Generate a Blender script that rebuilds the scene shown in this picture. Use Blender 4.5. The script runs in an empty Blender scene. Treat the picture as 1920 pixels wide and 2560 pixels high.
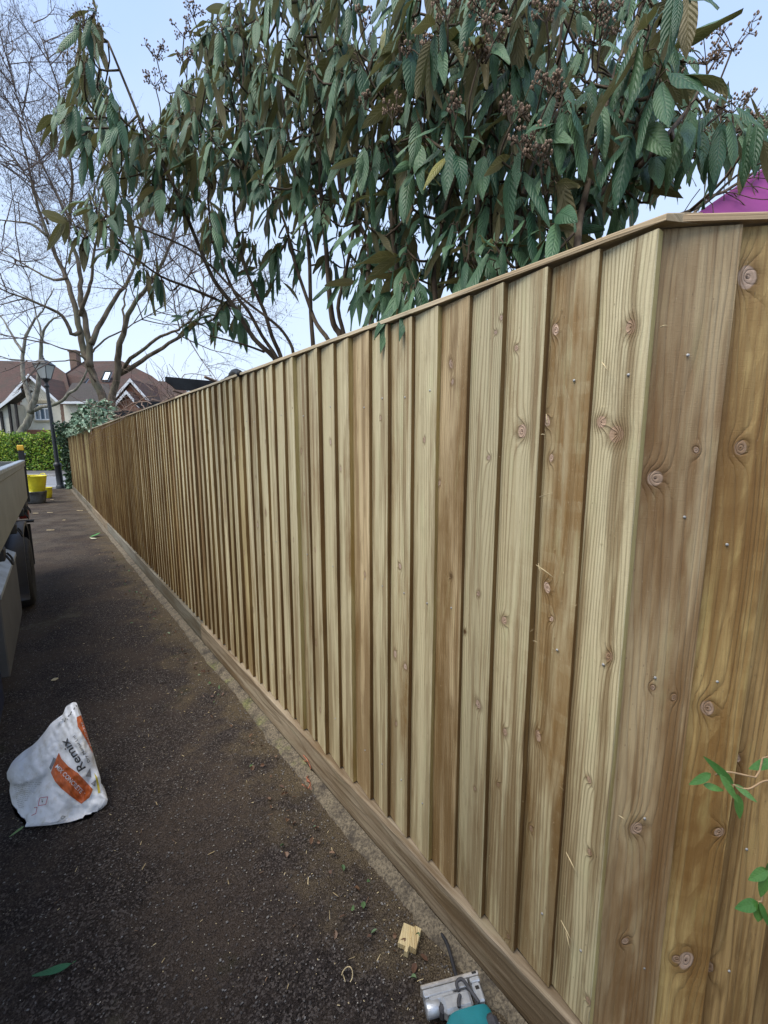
import bpy, math, random
from math import radians, sin, cos, pi, exp
from mathutils import Vector, Matrix, noise as mnoise
random.seed(7)
S = bpy.context.scene
COL = S.collection
# ------------------------------------------------------------------ camera
CH = 1.56
PITCH = radians(-8.405); ROLL = radians(0.08); F = 1076.3
cd = bpy.data.cameras.new('camera'); cam = bpy.data.objects.new('camera', cd); COL.objects.link(cam)
cam.location = (0, 0, CH); cam.rotation_euler = (pi/2+PITCH, 0, 0)
cam.rotation_mode = 'XYZ'
cd.sensor_fit = 'HORIZONTAL'; cd.sensor_width = 36; cd.lens = 36*F/1920
cd.clip_start = 0.02; cd.clip_end = 1500
S.camera = cam
# ------------------------------------------------------------------ world and sun
W = bpy.data.worlds.new('World'); S.world = W; W.use_nodes = True
wn = W.node_tree; wn.nodes.clear()
out = wn.nodes.new('ShaderNodeOutputWorld'); bg = wn.nodes.new('ShaderNodeBackground')
sky = wn.nodes.new('ShaderNodeTexSky'); sky.sky_type = 'NISHITA'; sky.sun_disc = False
SUN_EL = radians(60); SUN_AZ = radians(236)
sky.sun_elevation = SUN_EL; sky.sun_rotation = SUN_AZ; sky.air_density = 1.0; sky.dust_density = 1.5; sky.ozone_density = 1.5
tc = wn.nodes.new('ShaderNodeTexCoord'); sp = wn.nodes.new('ShaderNodeSeparateXYZ'); wn.links.new(tc.outputs['Generated'], sp.inputs[0])
rp = wn.nodes.new('ShaderNodeValToRGB'); wn.links.new(sp.outputs['Z'], rp.inputs[0])
e = rp.color_ramp.elements
e[0].position = 0.0; e[0].color = (.72, .82, .96, 1)
e[1].position = 1.0; e[1].color = (.34, .50, .92, 1)
m_ = e.new(0.30); m_.color = (.60, .74, .96, 1)
m_ = e.new(0.62); m_.color = (.43, .60, .95, 1)
nz = wn.nodes.new('ShaderNodeTexNoise'); nz.inputs['Scale'].default_value = 2.2; nz.inputs['Detail'].default_value = 5
wn.links.new(tc.outputs['Generated'], nz.inputs['Vector'])
r2 = wn.nodes.new('ShaderNodeValToRGB'); r2.color_ramp.elements[0].position = .4; r2.color_ramp.elements[1].position = .75
r2.color_ramp.elements[0].color = (0, 0, 0, 1); r2.color_ramp.elements[1].color = (.28, .28, .28, 1)
wn.links.new(nz.outputs[0], r2.inputs[0])
mc = wn.nodes.new('ShaderNodeMix'); mc.data_type = 'RGBA'; wn.links.new(r2.outputs[0], mc.inputs[0]); wn.links.new(rp.outputs[0], mc.inputs[6]); mc.inputs[7].default_value = (.86, .90, .97, 1)
sc_ = wn.nodes.new('ShaderNodeVectorMath'); sc_.operation = 'SCALE'; sc_.inputs['Scale'].default_value = 6.2; wn.links.new(mc.outputs[2], sc_.inputs[0])
mx = wn.nodes.new('ShaderNodeMix'); mx.data_type = 'RGBA'; mx.inputs[0].default_value = .82
wn.links.new(sky.outputs[0], mx.inputs[6]); wn.links.new(sc_.outputs[0], mx.inputs[7])
wn.links.new(mx.outputs[2], bg.inputs[0]); bg.inputs[1].default_value = 0.105
wn.links.new(bg.outputs[0], out.inputs[0])
sd = bpy.data.lights.new('sun', 'SUN'); so = bpy.data.objects.new('sun', sd); COL.objects.link(so)
sd.energy = 2.1; sd.angle = radians(45); sd.color = (1, .94, .84)
sdir = Vector((cos(SUN_EL)*sin(SUN_AZ), cos(SUN_EL)*cos(SUN_AZ), sin(SUN_EL)))
so.rotation_euler = sdir.to_track_quat('Z', 'Y').to_euler(); so.location = sdir*20
S.view_settings.view_transform = 'Standard'; S.view_settings.look = 'None'; S.view_settings.gamma = 1
S.view_settings.exposure = 1.05
S.cycles.max_bounces = 5; S.cycles.transparent_max_bounces = 8
# ------------------------------------------------------------------ measuring helpers
FW = Vector((0, cos(PITCH), sin(PITCH))); UP = Vector((0, -sin(PITCH), cos(PITCH))); RT = Vector((1, 0, 0))
C0 = Vector((0, 0, CH))
PSI = radians(38.51); FD = .94
D = Vector((-sin(PSI), cos(PSI), 0)); N = Vector((cos(PSI), sin(PSI), 0)); Z = Vector((0, 0, 1))
def ray(x, y): return FW+RT*((x-960)/F)-UP*((y-1280)/F)
def atz(x, y, z=0.):
    v = ray(x, y); return C0+v*((z-CH)/v.z)
def atY(x, y, Y):
    v = ray(x, y); return C0+v*(Y/v.y)
def atN(x, y, n):
    v = ray(x, y); return C0+v*(n/v.dot(N))
def FP(s, n, z): return D*s+N*n+Z*z            # fence frame: s along the fence, n across, z up
# ------------------------------------------------------------------ mesh builder
class MB:
    def __init__(s): s.v = []; s.f = []; s.m = []; s.uv = []; s.r = []; s.sm = []
    def add(s, vs, fs, mat=0, uvs=None, rnd=0., smooth=False):
        o = len(s.v); s.v += [tuple(p) for p in vs]
        s.r += [rnd]*len(vs)
        for k, f in enumerate(fs):
            s.f.append([i+o for i in f]); s.m.append(mat); s.sm.append(smooth)
            s.uv += [(uvs[i] if uvs else (0, 0)) for i in f]
    def box(s, c, sz, X=Vector((1, 0, 0)), Y=Vector((0, 1, 0)), Zv=Vector((0, 0, 1)), mat=0, bev=0, rnd=0.):
        c = Vector(c); h = [a/2 for a in sz]
        if bev <= 0:
            vs = [c+X*(h[0]*i)+Y*(h[1]*j)+Zv*(h[2]*k) for k in (-1, 1) for j in (-1, 1) for i in (-1, 1)]
            uv = [((i+1)*h[0]+(j+1)*h[1], (k+1)*h[2]) for k in (-1, 1) for j in (-1, 1) for i in (-1, 1)]
            s.add(vs, [(0, 2, 3, 1), (4, 5, 7, 6), (0, 1, 5, 4), (2, 6, 7, 3), (0, 4, 6, 2), (1, 3, 7, 5)], mat, uv, rnd)
        else:
            b = min(bev, min(h)*.9); vs = []; idx = {}
            for k in (-1, 1):
                for j in (-1, 1):
                    for i in (-1, 1):
                        for a in range(3):
                            q = [i*(h[0]-(b if a != 0 else 0)), j*(h[1]-(b if a != 1 else 0)), k*(h[2]-(b if a != 2 else 0))]
                            idx[(i, j, k, a)] = len(vs); vs.append(c+X*q[0]+Y*q[1]+Zv*q[2])
            fs = []
            for a in range(3):
                for sg in (-1, 1):
                    o_ = [(-1, -1), (1, -1), (1, 1), (-1, 1)]
                    if sg < 0: o_ = o_[::-1]
                    f = []
                    for (p, q) in o_:
                        t = [0, 0, 0]; t[a] = sg; t[(a+1) % 3] = p; t[(a+2) % 3] = q; f.append(idx[(t[0], t[1], t[2], a)])
                    fs.append(f)
            for a in range(3):
                b1, c1 = (a+1) % 3, (a+2) % 3
                for p in (-1, 1):
                    for q in (-1, 1):
                        f = []
                        for e_, ax in ((-1, b1), (1, b1), (1, c1), (-1, c1)):
                            t = [0, 0, 0]; t[a] = e_; t[b1] = p; t[c1] = q; f.append(idx[(t[0], t[1], t[2], ax)])
                        if p*q < 0: f = f[::-1]
                        fs.append(f)
            for k in (-1, 1):
                for j in (-1, 1):
                    for i in (-1, 1):
                        f = [idx[(i, j, k, a)] for a in range(3)]
                        if i*j*k < 0: f = f[::-1]
                        fs.append(f)
            s.add(vs, fs, mat, None, rnd)
    def tube(s, pts, rad, n=6, mat=0, rnd=0., cap=True, smooth=True):
        pts = [Vector(p) for p in pts]; m = len(pts)
        if not hasattr(rad, '__len__'): rad = [rad]*m
        vs = []; uv = []; ref = None; L = 0
        for i in range(m):
            t = (pts[min(i+1, m-1)]-pts[max(i-1, 0)])
            if t.length < 1e-9: t = Vector((0, 0, 1))
            t.normalize()
            if ref is None: ref = t.orthogonal().normalized()
            ref = (ref-t*ref.dot(t))
            if ref.length < 1e-6: ref = t.orthogonal()
            ref.normalize(); b = t.cross(ref)
            if i: L += (pts[i]-pts[i-1]).length
            for k in range(n):
                a = 2*pi*k/n; vs.append(pts[i]+(ref*cos(a)+b*sin(a))*rad[i]); uv.append((k/n, L))
        fs = [(i*n+k, i*n+(k+1) % n, (i+1)*n+(k+1) % n, (i+1)*n+k) for i in range(m-1) for k in range(n)]
        if cap: fs += [tuple(range(n))[::-1], tuple((m-1)*n+k for k in range(n))]
        s.add(vs, fs, mat, uv, rnd, smooth)
    def lathe(s, prof, c=(0, 0, 0), n=24, mat=0, X=Vector((1, 0, 0)), Y=Vector((0, 1, 0)), A=Vector((0, 0, 1)), rnd=0., smooth=True):
        c = Vector(c); vs = []
        for (r, h) in prof:
            for k in range(n):
                a = 2*pi*k/n; vs.append(c+(X*cos(a)+Y*sin(a))*r+A*h)
        m = len(prof)
        fs = [(i*n+k, i*n+(k+1) % n, (i+1)*n+(k+1) % n, (i+1)*n+k) for i in range(m-1) for k in range(n)]
        s.add(vs, fs, mat, None, rnd, smooth)
    def grid(s, fn, nu, nv, mat=0, smooth=True, rnd=0., uvf=None, flip=False):
        vs = []; uv = []
        for j in range(nv+1):
            for i in range(nu+1):
                vs.append(fn(i/nu, j/nv)); uv.append(uvf(i/nu, j/nv) if uvf else (i/nu, j/nv))
        fs = []
        for j in range(nv):
            for i in range(nu):
                a = j*(nu+1)+i; q = (a, a+1, a+nu+2, a+nu+1); fs.append(q[::-1] if flip else q)
        s.add(vs, fs, mat, uv, rnd, smooth)
    def poly(s, pts, mat=0, rnd=0.): s.add(pts, [tuple(range(len(pts)))], mat, None, rnd)
    def prism(s, pts, d, mat=0, rnd=0.):
        n = len(pts); pts = [Vector(p) for p in pts]; d = Vector(d)
        s.add(pts+[p+d for p in pts], [tuple(range(n))[::-1], tuple(range(n, 2*n))]+[(i, (i+1) % n, n+(i+1) % n, n+i) for i in range(n)], mat, None, rnd)
    def build(s, name, mats, parent=None, origin=None):
        me = bpy.data.meshes.new(name)
        off = Vector(origin) if origin is not None else Vector((0, 0, 0))
        base = off if parent is None else off
        vs = [tuple(Vector(p)-base) for p in s.v] if origin is not None else s.v
        me.from_pydata(vs, [], s.f)
        if not isinstance(mats, (list, tuple)): mats = [mats]
        for m in mats: me.materials.append(m)
        me.polygons.foreach_set('material_index', s.m)
        me.polygons.foreach_set('use_smooth', s.sm)
        uvl = me.uv_layers.new(name='UVMap'); uvl.data.foreach_set('uv', [c for p in s.uv for c in p])
        at = me.attributes.new('rnd', 'FLOAT', 'POINT'); at.data.foreach_set('value', s.r)
        me.update()
        o = bpy.data.objects.new(name, me); COL.objects.link(o)
        if parent is not None:
            o.parent = parent
            if origin is not None: o.location = off - PARLOC(parent)
            else: o.matrix_parent_inverse = Matrix.Translation(-PARLOC(parent))
        elif origin is not None: o.location = off
        return o
def PARLOC(p):
    l = Vector(p.location)
    q = p.parent
    if q is not None: l = l + PARLOC(q)
    return l
def tag(o, label=None, cat=None, group=None, kind=None):
    if label: o['label'] = label
    if cat: o['category'] = cat
    if group: o['group'] = group
    if kind: o['kind'] = kind
    return o
def thing(name, label, cat, loc=(0, 0, 0), group=None):
    o = bpy.data.objects.new(name, None); COL.objects.link(o); o.location = loc; o.empty_display_size = .1
    return tag(o, label, cat, group)
# ------------------------------------------------------------------ node helper
class G:
    def __init__(s, name):
        s.mat = bpy.data.materials.new(name); s.mat.use_nodes = True; s.t = s.mat.node_tree; s.t.nodes.clear()
        s.out = s.t.nodes.new('ShaderNodeOutputMaterial'); s.b = s.t.nodes.new('ShaderNodeBsdfPrincipled'); s.t.links.new(s.b.outputs[0], s.out.inputs[0])
    def put(s, sock, v):
        if isinstance(v, bpy.types.NodeSocket): s.t.links.new(v, sock)
        elif v is not None:
            if hasattr(sock.default_value, '__len__') and hasattr(v, '__len__') and len(v) == 3 and len(sock.default_value) == 4: v = (*v, 1)
            sock.default_value = v
    def m(s, op, a, b=None, c=None):
        n = s.t.nodes.new('ShaderNodeMath'); n.operation = op; s.put(n.inputs[0], a)
        if b is not None: s.put(n.inputs[1], b)
        if c is not None: s.put(n.inputs[2], c)
        return n.outputs[0]
    def mr(s, v, a, b, c=0., d=1.):
        n = s.t.nodes.new('ShaderNodeMapRange'); n.interpolation_type = 'SMOOTHSTEP'
        for i, x in enumerate((v, a, b, c, d)): s.put(n.inputs[i], x)
        return n.outputs[0]
    def mix(s, f, a, b, mode='MIX'):
        n = s.t.nodes.new('ShaderNodeMix'); n.data_type = 'RGBA'; n.blend_type = mode; s.put(n.inputs[0], f); s.put(n.inputs[6], a); s.put(n.inputs[7], b); return n.outputs[2]
    def sep(s, v):
        n = s.t.nodes.new('ShaderNodeSeparateXYZ'); s.put(n.inputs[0], v); return n.outputs
    def comb(s, x, y, z=0.):
        n = s.t.nodes.new('ShaderNodeCombineXYZ'); s.put(n.inputs[0], x); s.put(n.inputs[1], y); s.put(n.inputs[2], z); return n.outputs[0]
    def uv(s): n = s.t.nodes.new('ShaderNodeTexCoord'); return n.outputs['UV']
    def obj(s): n = s.t.nodes.new('ShaderNodeTexCoord'); return n.outputs['Object']
    def pos(s): n = s.t.nodes.new('ShaderNodeNewGeometry'); return n.outputs['Position']
    def back(s): n = s.t.nodes.new('ShaderNodeNewGeometry'); return n.outputs['Backfacing']
    def attr(s, name='rnd'): n = s.t.nodes.new('ShaderNodeAttribute'); n.attribute_name = name; return n.outputs['Fac']
    def noise(s, v, sc=5., det=3., w=None, rough=.5):
        n = s.t.nodes.new('ShaderNodeTexNoise')
        if w is not None: n.noise_dimensions = '4D'; s.put(n.inputs['W'], w)
        if v is not None: s.put(n.inputs['Vector'], v)
        n.inputs['Scale'].default_value = sc; n.inputs['Detail'].default_value = det; n.inputs['Roughness'].default_value = rough; return n.outputs[0]
    def vor(s, v, sc=5., feat='F1', out='Distance', rand=1.):
        n = s.t.nodes.new('ShaderNodeTexVoronoi'); n.feature = feat; s.put(n.inputs['Vector'], v); n.inputs['Scale'].default_value = sc; n.inputs['Randomness'].default_value = rand; return n.outputs[out]
    def white(s, w): n = s.t.nodes.new('ShaderNodeTexWhiteNoise'); n.noise_dimensions = '1D'; s.put(n.inputs['W'], w); return n.outputs['Value']
    def map(s, v, sc=(1, 1, 1)):
        n = s.t.nodes.new('ShaderNodeVectorMath'); n.operation = 'MULTIPLY'; s.put(n.inputs[0], v); n.inputs[1].default_value = sc; return n.outputs[0]
    def bump(s, h, st=.3, d=.002):
        n = s.t.nodes.new('ShaderNodeBump'); n.inputs['Strength'].default_value = st; n.inputs['Distance'].default_value = d; s.put(n.inputs['Height'], h); s.t.links.new(n.outputs[0], s.b.inputs['Normal'])
    def fin(s, col, rough=.7, spec=.5, metal=0., trans=None):
        s.put(s.b.inputs['Base Color'], col); s.put(s.b.inputs['Roughness'], rough); s.b.inputs['Specular IOR Level'].default_value = spec; s.b.inputs['Metallic'].default_value = metal
        return s.mat
def plain(name, col, rough=.7, sc=8., amt=.25, bump=.2, spec=.5, metal=0., rv=0.):
    g = G(name); p = g.obj(); n = g.noise(p, sc, 5.); n2 = g.noise(p, sc*9, 3.)
    f = g.mr(n, .3, .7); c = g.mix(f, [x*(1-amt) for x in col], [min(1, x*(1+amt)) for x in col])
    c = g.mix(g.m('MULTIPLY', g.mr(n2, .45, .8), amt*.8), c, [x*.5 for x in col])
    if rv: c = g.mix(g.m('MULTIPLY', g.white(g.attr()), rv), c, [x*.45 for x in col])
    if bump: g.bump(n2, bump, .004)
    return g.fin(c, rough, spec, metal)
# ------------------------------------------------------------------ wood
def wood(name, knots, light, dark, brown=.3, lines=115., bias=0., edge=False):
    g = G(name); uv = g.sep(g.uv()); u, v = uv[0], uv[1]; r = g.attr(); w = g.m('MULTIPLY', r, 37.)
    P = g.comb(u, v, 0.)
    warp = g.noise(g.map(P, (9., .9, 1)), 1., 2., w)
    gcoord = g.m('MULTIPLY_ADD', warp, 9., g.m('MULTIPLY', u, lines))
    kmask = None; halo = None; ringd = None
    kdist = g.m('MULTIPLY_ADD', g.noise(P, 60., 2., w), .4, .80)
    for (ku, kv, kr, typ) in knots:
        kq = random.Random(int(ku*1e4+kv*1e3)); ta = kq.uniform(-.5, .5); el = kq.uniform(.55, .95)
        kr = kr*.82
        du0 = g.m('SUBTRACT', u, ku); dv0 = g.m('SUBTRACT', v, kv)
        du = g.m('ADD', g.m('MULTIPLY', du0, cos(ta)), g.m('MULTIPLY', dv0, sin(ta))); dv = g.m('MULTIPLY', g.m('SUBTRACT', g.m('MULTIPLY', dv0, cos(ta)), g.m('MULTIPLY', du0, sin(ta))), el)
        rr = g.m('SQRT', g.m('ADD', g.m('MULTIPLY', du, du), g.m('MULTIPLY', dv, dv)))
        rr = g.m('MULTIPLY', rr, kdist)
        gcoord = g.m('MULTIPLY_ADD', g.m('EXPONENT', g.m('MULTIPLY', rr, -.9/kr)), (2.6+kr*110)*(1 if ku < .06 else -1), gcoord)
        q = g.m('DIVIDE', rr, kr)
        h = g.mr(q, 2.6, .9)
        if typ == 0:
            kmask = g.m('MAXIMUM', kmask, g.mr(q, 1.04, .9)) if kmask else g.mr(q, 1.04, .9)
        else:
            h = g.m('MAXIMUM', h, g.m('MULTIPLY', g.mr(q, 1.2, .8), 2.))
        halo = g.m('MAXIMUM', halo, h) if halo else h
        ringd = g.m('MINIMUM', ringd, q) if ringd else q
    fr = g.m('FRACT', gcoord)
    line = g.m('POWER', g.m('ABSOLUTE', g.m('SUBTRACT', g.m('MULTIPLY', fr, 2.), 1.)), 3.)
    fib = g.noise(g.map(P, (420., 9., 1)), 1., 3., w)
    bl = g.noise(g.map(P, (10., 1.6, 1)), 1., 4., w, .6)
    bl2 = g.noise(g.map(P, (26., 5., 1)), 1., 4., g.m('ADD', w, 5.), .6)
    tone = g.white(r)
    lineamt = g.m('MULTIPLY', line, g.mr(g.noise(g.map(P, (9, .8, 1)), 1., 2., g.m('ADD', w, 9.)), .3, .7, .10, .85))
    c = g.mix(lineamt, light, dark)
    c = g.mix(g.m('MULTIPLY', g.mr(fib, .35, .75), .5), c, [x*.62 for x in light])
    br = [dark[0]*.95, dark[1]*.83, dark[2]*.66]
    c = g.mix(g.mr(g.m('ADD', bl, g.m('MULTIPLY', g.m('SUBTRACT', tone, .5), .35)), .62-brown*.45+bias, .86-brown*.35+bias), c, br)
    c = g.mix(g.m('MULTIPLY', g.mr(bl2, .5, .72), .38), c, [min(1, light[0]*.88), light[1]*1.0, light[2]*.93])
    c = g.mix(g.m('MULTIPLY', g.mr(bl2, .42, .25), .5), c, [dark[0]*.7, dark[1]*.62, dark[2]*.5])
    st1 = g.noise(g.map(P, (52., .8, 1)), 1., 3., g.m('ADD', w, 13.), .55); st2 = g.noise(g.map(P, (24., .55, 1)), 1., 3., g.m('ADD', w, 17.), .55)
    c = g.mix(g.m('MULTIPLY', g.mr(st1, .5, .7), .28+brown*.5), c, [dark[0]*.85, dark[1]*.72, dark[2]*.55])
    c = g.mix(g.m('MULTIPLY', g.mr(st2, .54, .68), .5), c, [min(1, light[0]*1.16), min(1, light[1]*1.2), min(1, light[2]*1.27)])
    c = g.mix(g.m('MULTIPLY', g.mr(g.noise(g.map(P, (13, 3., 1)), 1., 5., g.m('ADD', w, 21.), .7), .56, .72), .25+brown*.8), c, [dark[0]*.55, dark[1]*.46, dark[2]*.36])
    if kmask is not None:
        c = g.mix(g.m('MULTIPLY', halo, .58), c, (dark[0]*.55, dark[1]*.45, dark[2]*.34))
        kring = g.m('FRACT', g.m('MULTIPLY', ringd, 3.))
        kc = g.mix(g.m('MULTIPLY', kring, .45), g.mix(g.white(g.m('ADD', r, 4.)), (.60, .46, .375), (.44, .30, .20)), (.30, .19, .12))
        kc = g.mix(g.m('MULTIPLY', g.mr(ringd, .84, 1.), g.mr(g.noise(P, 40., 2., w), .35, .6)), kc, (.085, .048, .027)); kc = g.mix(g.mr(ringd, .2, .06), kc, (.08, .045, .03))
        c = g.mix(kmask, c, kc)
    pb = g.m('MULTIPLY_ADD', g.white(g.m('ADD', r, 1.5)), .28, .82)
    c = g.mix(1., c, g.comb(pb, pb, pb), 'MULTIPLY')
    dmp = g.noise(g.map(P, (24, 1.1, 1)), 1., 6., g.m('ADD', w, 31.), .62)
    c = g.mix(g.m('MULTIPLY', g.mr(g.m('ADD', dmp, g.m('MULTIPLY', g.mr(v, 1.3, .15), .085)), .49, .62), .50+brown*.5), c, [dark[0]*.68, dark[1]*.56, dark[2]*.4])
    sp_ = g.vor(g.map(P, (1, .45, 1)), 55.)
    c = g.mix(g.m('MULTIPLY', g.mr(sp_, .09, .03), .5), c, (.09, .06, .035))
    c = g.mix(g.m('MULTIPLY', g.mr(g.noise(g.comb(u, v, 0.), 340., 2., w), .66, .75), .55), c, (.72, .62, .42))
    h = g.m('ADD', g.m('MULTIPLY', fib, .8), g.m('MULTIPLY', line, -.8))
    h = g.m('ADD', h, g.m('MULTIPLY', g.noise(g.map(P, (60, 420, 1)), 1., 2., w), .35))
    g.bump(h, .8, .002)
    return g.fin(c, .62, .35)
LIGHT = (.60, .52, .315); DARK = (.235, .16, .072)
def rk(n, seed):
    q = random.Random(seed); o = []
    for i in range(n):
        o.append((q.uniform(.008, .11), .1+1.8*(i+q.uniform(.1, .9))/n, q.choice([.003, .005, .006, .008, .012]), 0 if q.random() < .72 else 1))
    return o
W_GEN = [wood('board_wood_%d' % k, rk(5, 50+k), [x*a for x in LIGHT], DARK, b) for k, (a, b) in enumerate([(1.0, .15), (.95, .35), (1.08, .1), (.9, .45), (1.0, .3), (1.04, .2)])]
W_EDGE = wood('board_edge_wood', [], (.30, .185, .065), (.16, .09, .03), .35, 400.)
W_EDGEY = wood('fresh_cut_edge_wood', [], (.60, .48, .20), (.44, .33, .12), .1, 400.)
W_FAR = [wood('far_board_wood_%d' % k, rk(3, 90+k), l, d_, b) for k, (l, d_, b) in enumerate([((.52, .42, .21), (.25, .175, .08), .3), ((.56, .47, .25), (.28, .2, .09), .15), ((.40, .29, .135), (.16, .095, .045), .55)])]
# ------------------------------------------------------------------ fence
nailm = plain('nail_zinc', (.36, .36, .35), .6, 30, .3, 0, metal=.4)
blackm = plain('dark_slot', (.02, .018, .015), .9)
EDG = [.356, .463, .571, .687, .80, .914, 1.025, 1.14, 1.245, 1.365, 1.472, 1.589, 1.698]
rf = random.Random(3)
s_ = EDG[-1]
while s_ < 20.25:
    s_ += rf.uniform(.104, .119); EDG.append(s_)
EDG = EDG[:181]
# knots measured on the photograph: (x, y, radius m) per board
def board_uv(i, x, y):
    p = atN(x, y, FD-.01); return (p.dot(D)-EDG[i], p.z)
PK = [(1360, 1050, 0), (1310, 1078, .0), (1540, 1085, 1), (1500, 1055, 0), (1577, 818, 0), (1262, 796, 0), (1375, 1145, 0), (1378, 1548, 0), (1525, 1640, 0),
      (1262, 1550, 0), (1200, 1483, 0), (1200, 1758, 0), (1190, 1968, 0), (1292, 870, 0), (1246, 832, 0), (1228, 1144, 0), (1383, 823, 0), (1265, 1828, 0), (1245, 1960, 0),
      (1342, 1842, 0), (1325, 2075, 0), (1474, 1950, 0), (1478, 2130, 0), (1365, 1470, 0), (1275, 2335, 0), (1476, 2495, 0), (953, 1045, 0), (1061, 1100, 0), (1095, 1208, 0), (915, 1435, 0),
      (1018, 1668, 0), (990, 1810, 0), (828, 1105, 0), (1127, 910, 0), (1131, 955, 0), (850, 1172, 0), (1130, 1440, 1), (1160, 1580, 1), (1016, 1665, 0), (1000, 1415, 0), (710, 1678, 0), (728, 1692, 0), (986, 1636, 0)]
KR = {0: .012}
pk_by = {}
rr_ = random.Random(5)
for (x, y, t) in PK:
    p = atN(x, y, FD-.01); s = p.dot(D)
    for i in range(len(EDG)-1):
        if EDG[i] <= s < EDG[i+1]:
            pk_by.setdefault(i, []).append((s-EDG[i], p.z, {(1310, 1078): .016, (1540, 1085): .019, (1500, 1055): .013, (1360, 1050): .012, (1577, 818): .012}.get((x, y), rr_.choice([.006, .007, .009, .011])), t if (x, y) in ((1130, 1440), (1160, 1580)) else 0))
def board(mb, i, s0, w, z0, z1, nz=10, fr=FP, n0=FD, rnd=0., tk=.016, wob=.0015):
    """one feather-edge board: thick at s0 (towards the camera), thin at s0+w"""
    q = random.Random(i*7+1); lean = q.uniform(-.002, .002); bow = q.uniform(-.003, .003)
    sec = [(0, 0, 1), (0, -tk+.0015, 1), (.0015, -tk, 0), (w*.5, -tk*.5-.001, 0), (w, -.0, 0), (w, .005, 0), (.0, .002, 0)]
    # order: back near, front near, chamfer, mid, far front, far back
    vs = []; uv = []
    for j in range(nz+1):
        t = j/nz; z = z0+(z1-z0)*t
        ds = lean*(t-.5)*2+wob*mnoise.noise(Vector((i*3.1, z*2.3, 0)))
        dn = bow*sin(pi*t)+wob*.8*mnoise.noise(Vector((i*1.7, z*1.9, 5)))
        for k, (a, b, _) in enumerate(sec):
            vs.append(fr(s0+a+ds, n0+b+dn, z))
            uv.append((a if k >= 2 else (-.02 if k == 0 else -.0005), z) if k not in (0, 1) else ((.0 if k == 1 else .02), z))
    K = len(sec); fs = []; ms = []
    for j in range(nz):
        for k in range(K):
            k2 = (k+1) % K
            fs.append((j*K+k, j*K+k2, (j+1)*K+k2, (j+1)*K+k)); ms.append(1 if k in (0, 6) else 0)
    o = len(mb.v)
    mb.add(vs, fs, 0, uv, rnd, False)
    for q_ in range(len(fs)): mb.m[-len(fs)+q_] = ms[q_]
    mb.add([vs[k] for k in range(K)], [tuple(range(K))], 1, [uv[k] for k in range(K)], rnd)
    mb.add([vs[nz*K+k] for k in range(K)], [tuple(range(K))[::-1]], 1, [uv[k] for k in range(K)], rnd)
fence = thing('timber_fence', 'long fence of new pale upright boards running from the near corner to the street lamp', 'fence', FP(10, FD, 0))
Zt = 1.962
far = MB()
for i, s in enumerate(EDG[:-1]):
    w = EDG[i+1]-s+.014
    q = random.Random(i+11)
    rnd = q.random()*20+i*.37
    z0 = .152+q.uniform(0, .006)
    if i < 100:
        mb = MB(); board(mb, i, s, w, z0, Zt-q.uniform(0, .006), 14 if i < 20 else 6, rnd=rnd, tk=.0185+q.uniform(-.002, .004))
        for zz in (.36, 1.08, 1.72):    # nail heads
            if q.random() < .85:
                c = FP(s+.035+q.uniform(-.006, .006), FD-.0142, zz+q.uniform(-.02, .02))
                mb.lathe([(0, .0022), (.0024, .002), (.0034, 0)], c, 7, 2, X=D, Y=Z, A=-N)
        if i < 16:
            kn = pk_by.get(i, [])[:7]
            a = [.98, .93, .95, 1.0, .96, 1.1, .98, 1.03, .92, 1.05, 1.08, .98, .9, 1, .98, 1][i]
            b = [.25, .40, .32, .12, .42, .0, .22, .15, .3, .05, .1, .2, .5, .2, .1, .1][i]
            li = [LIGHT[0]*a, LIGHT[1]*a, LIGHT[2]*a]
            if i in (4, 8): li = [LIGHT[0]*a*1.05, LIGHT[1]*a*.92, LIGHT[2]*a*.85]
            if not kn: kn = rk(4, i)
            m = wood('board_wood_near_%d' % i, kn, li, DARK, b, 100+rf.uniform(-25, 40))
        elif i < 62: m = W_GEN[i*5 % 6] if q.random() < .75 else W_FAR[q.randrange(3)]
        else: m = W_FAR[[0, 1, 1, 2, 0][int(i*.31) % 5]]
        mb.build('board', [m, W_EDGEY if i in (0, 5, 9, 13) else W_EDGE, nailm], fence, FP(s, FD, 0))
    else:
        board(far, i, s, w, z0, Zt, 3, rnd=rnd)
        for f in range(len(far.m)-3*7-2, len(far.m)):
            far.m[f] = [0, 2, 0, 1, 2][int(i*.21) % 5]
o = far.build('board', [W_FAR[0], W_FAR[1], W_FAR[2]], fence, FP(12, FD, 0)); o['kind'] = 'stuff'
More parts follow.
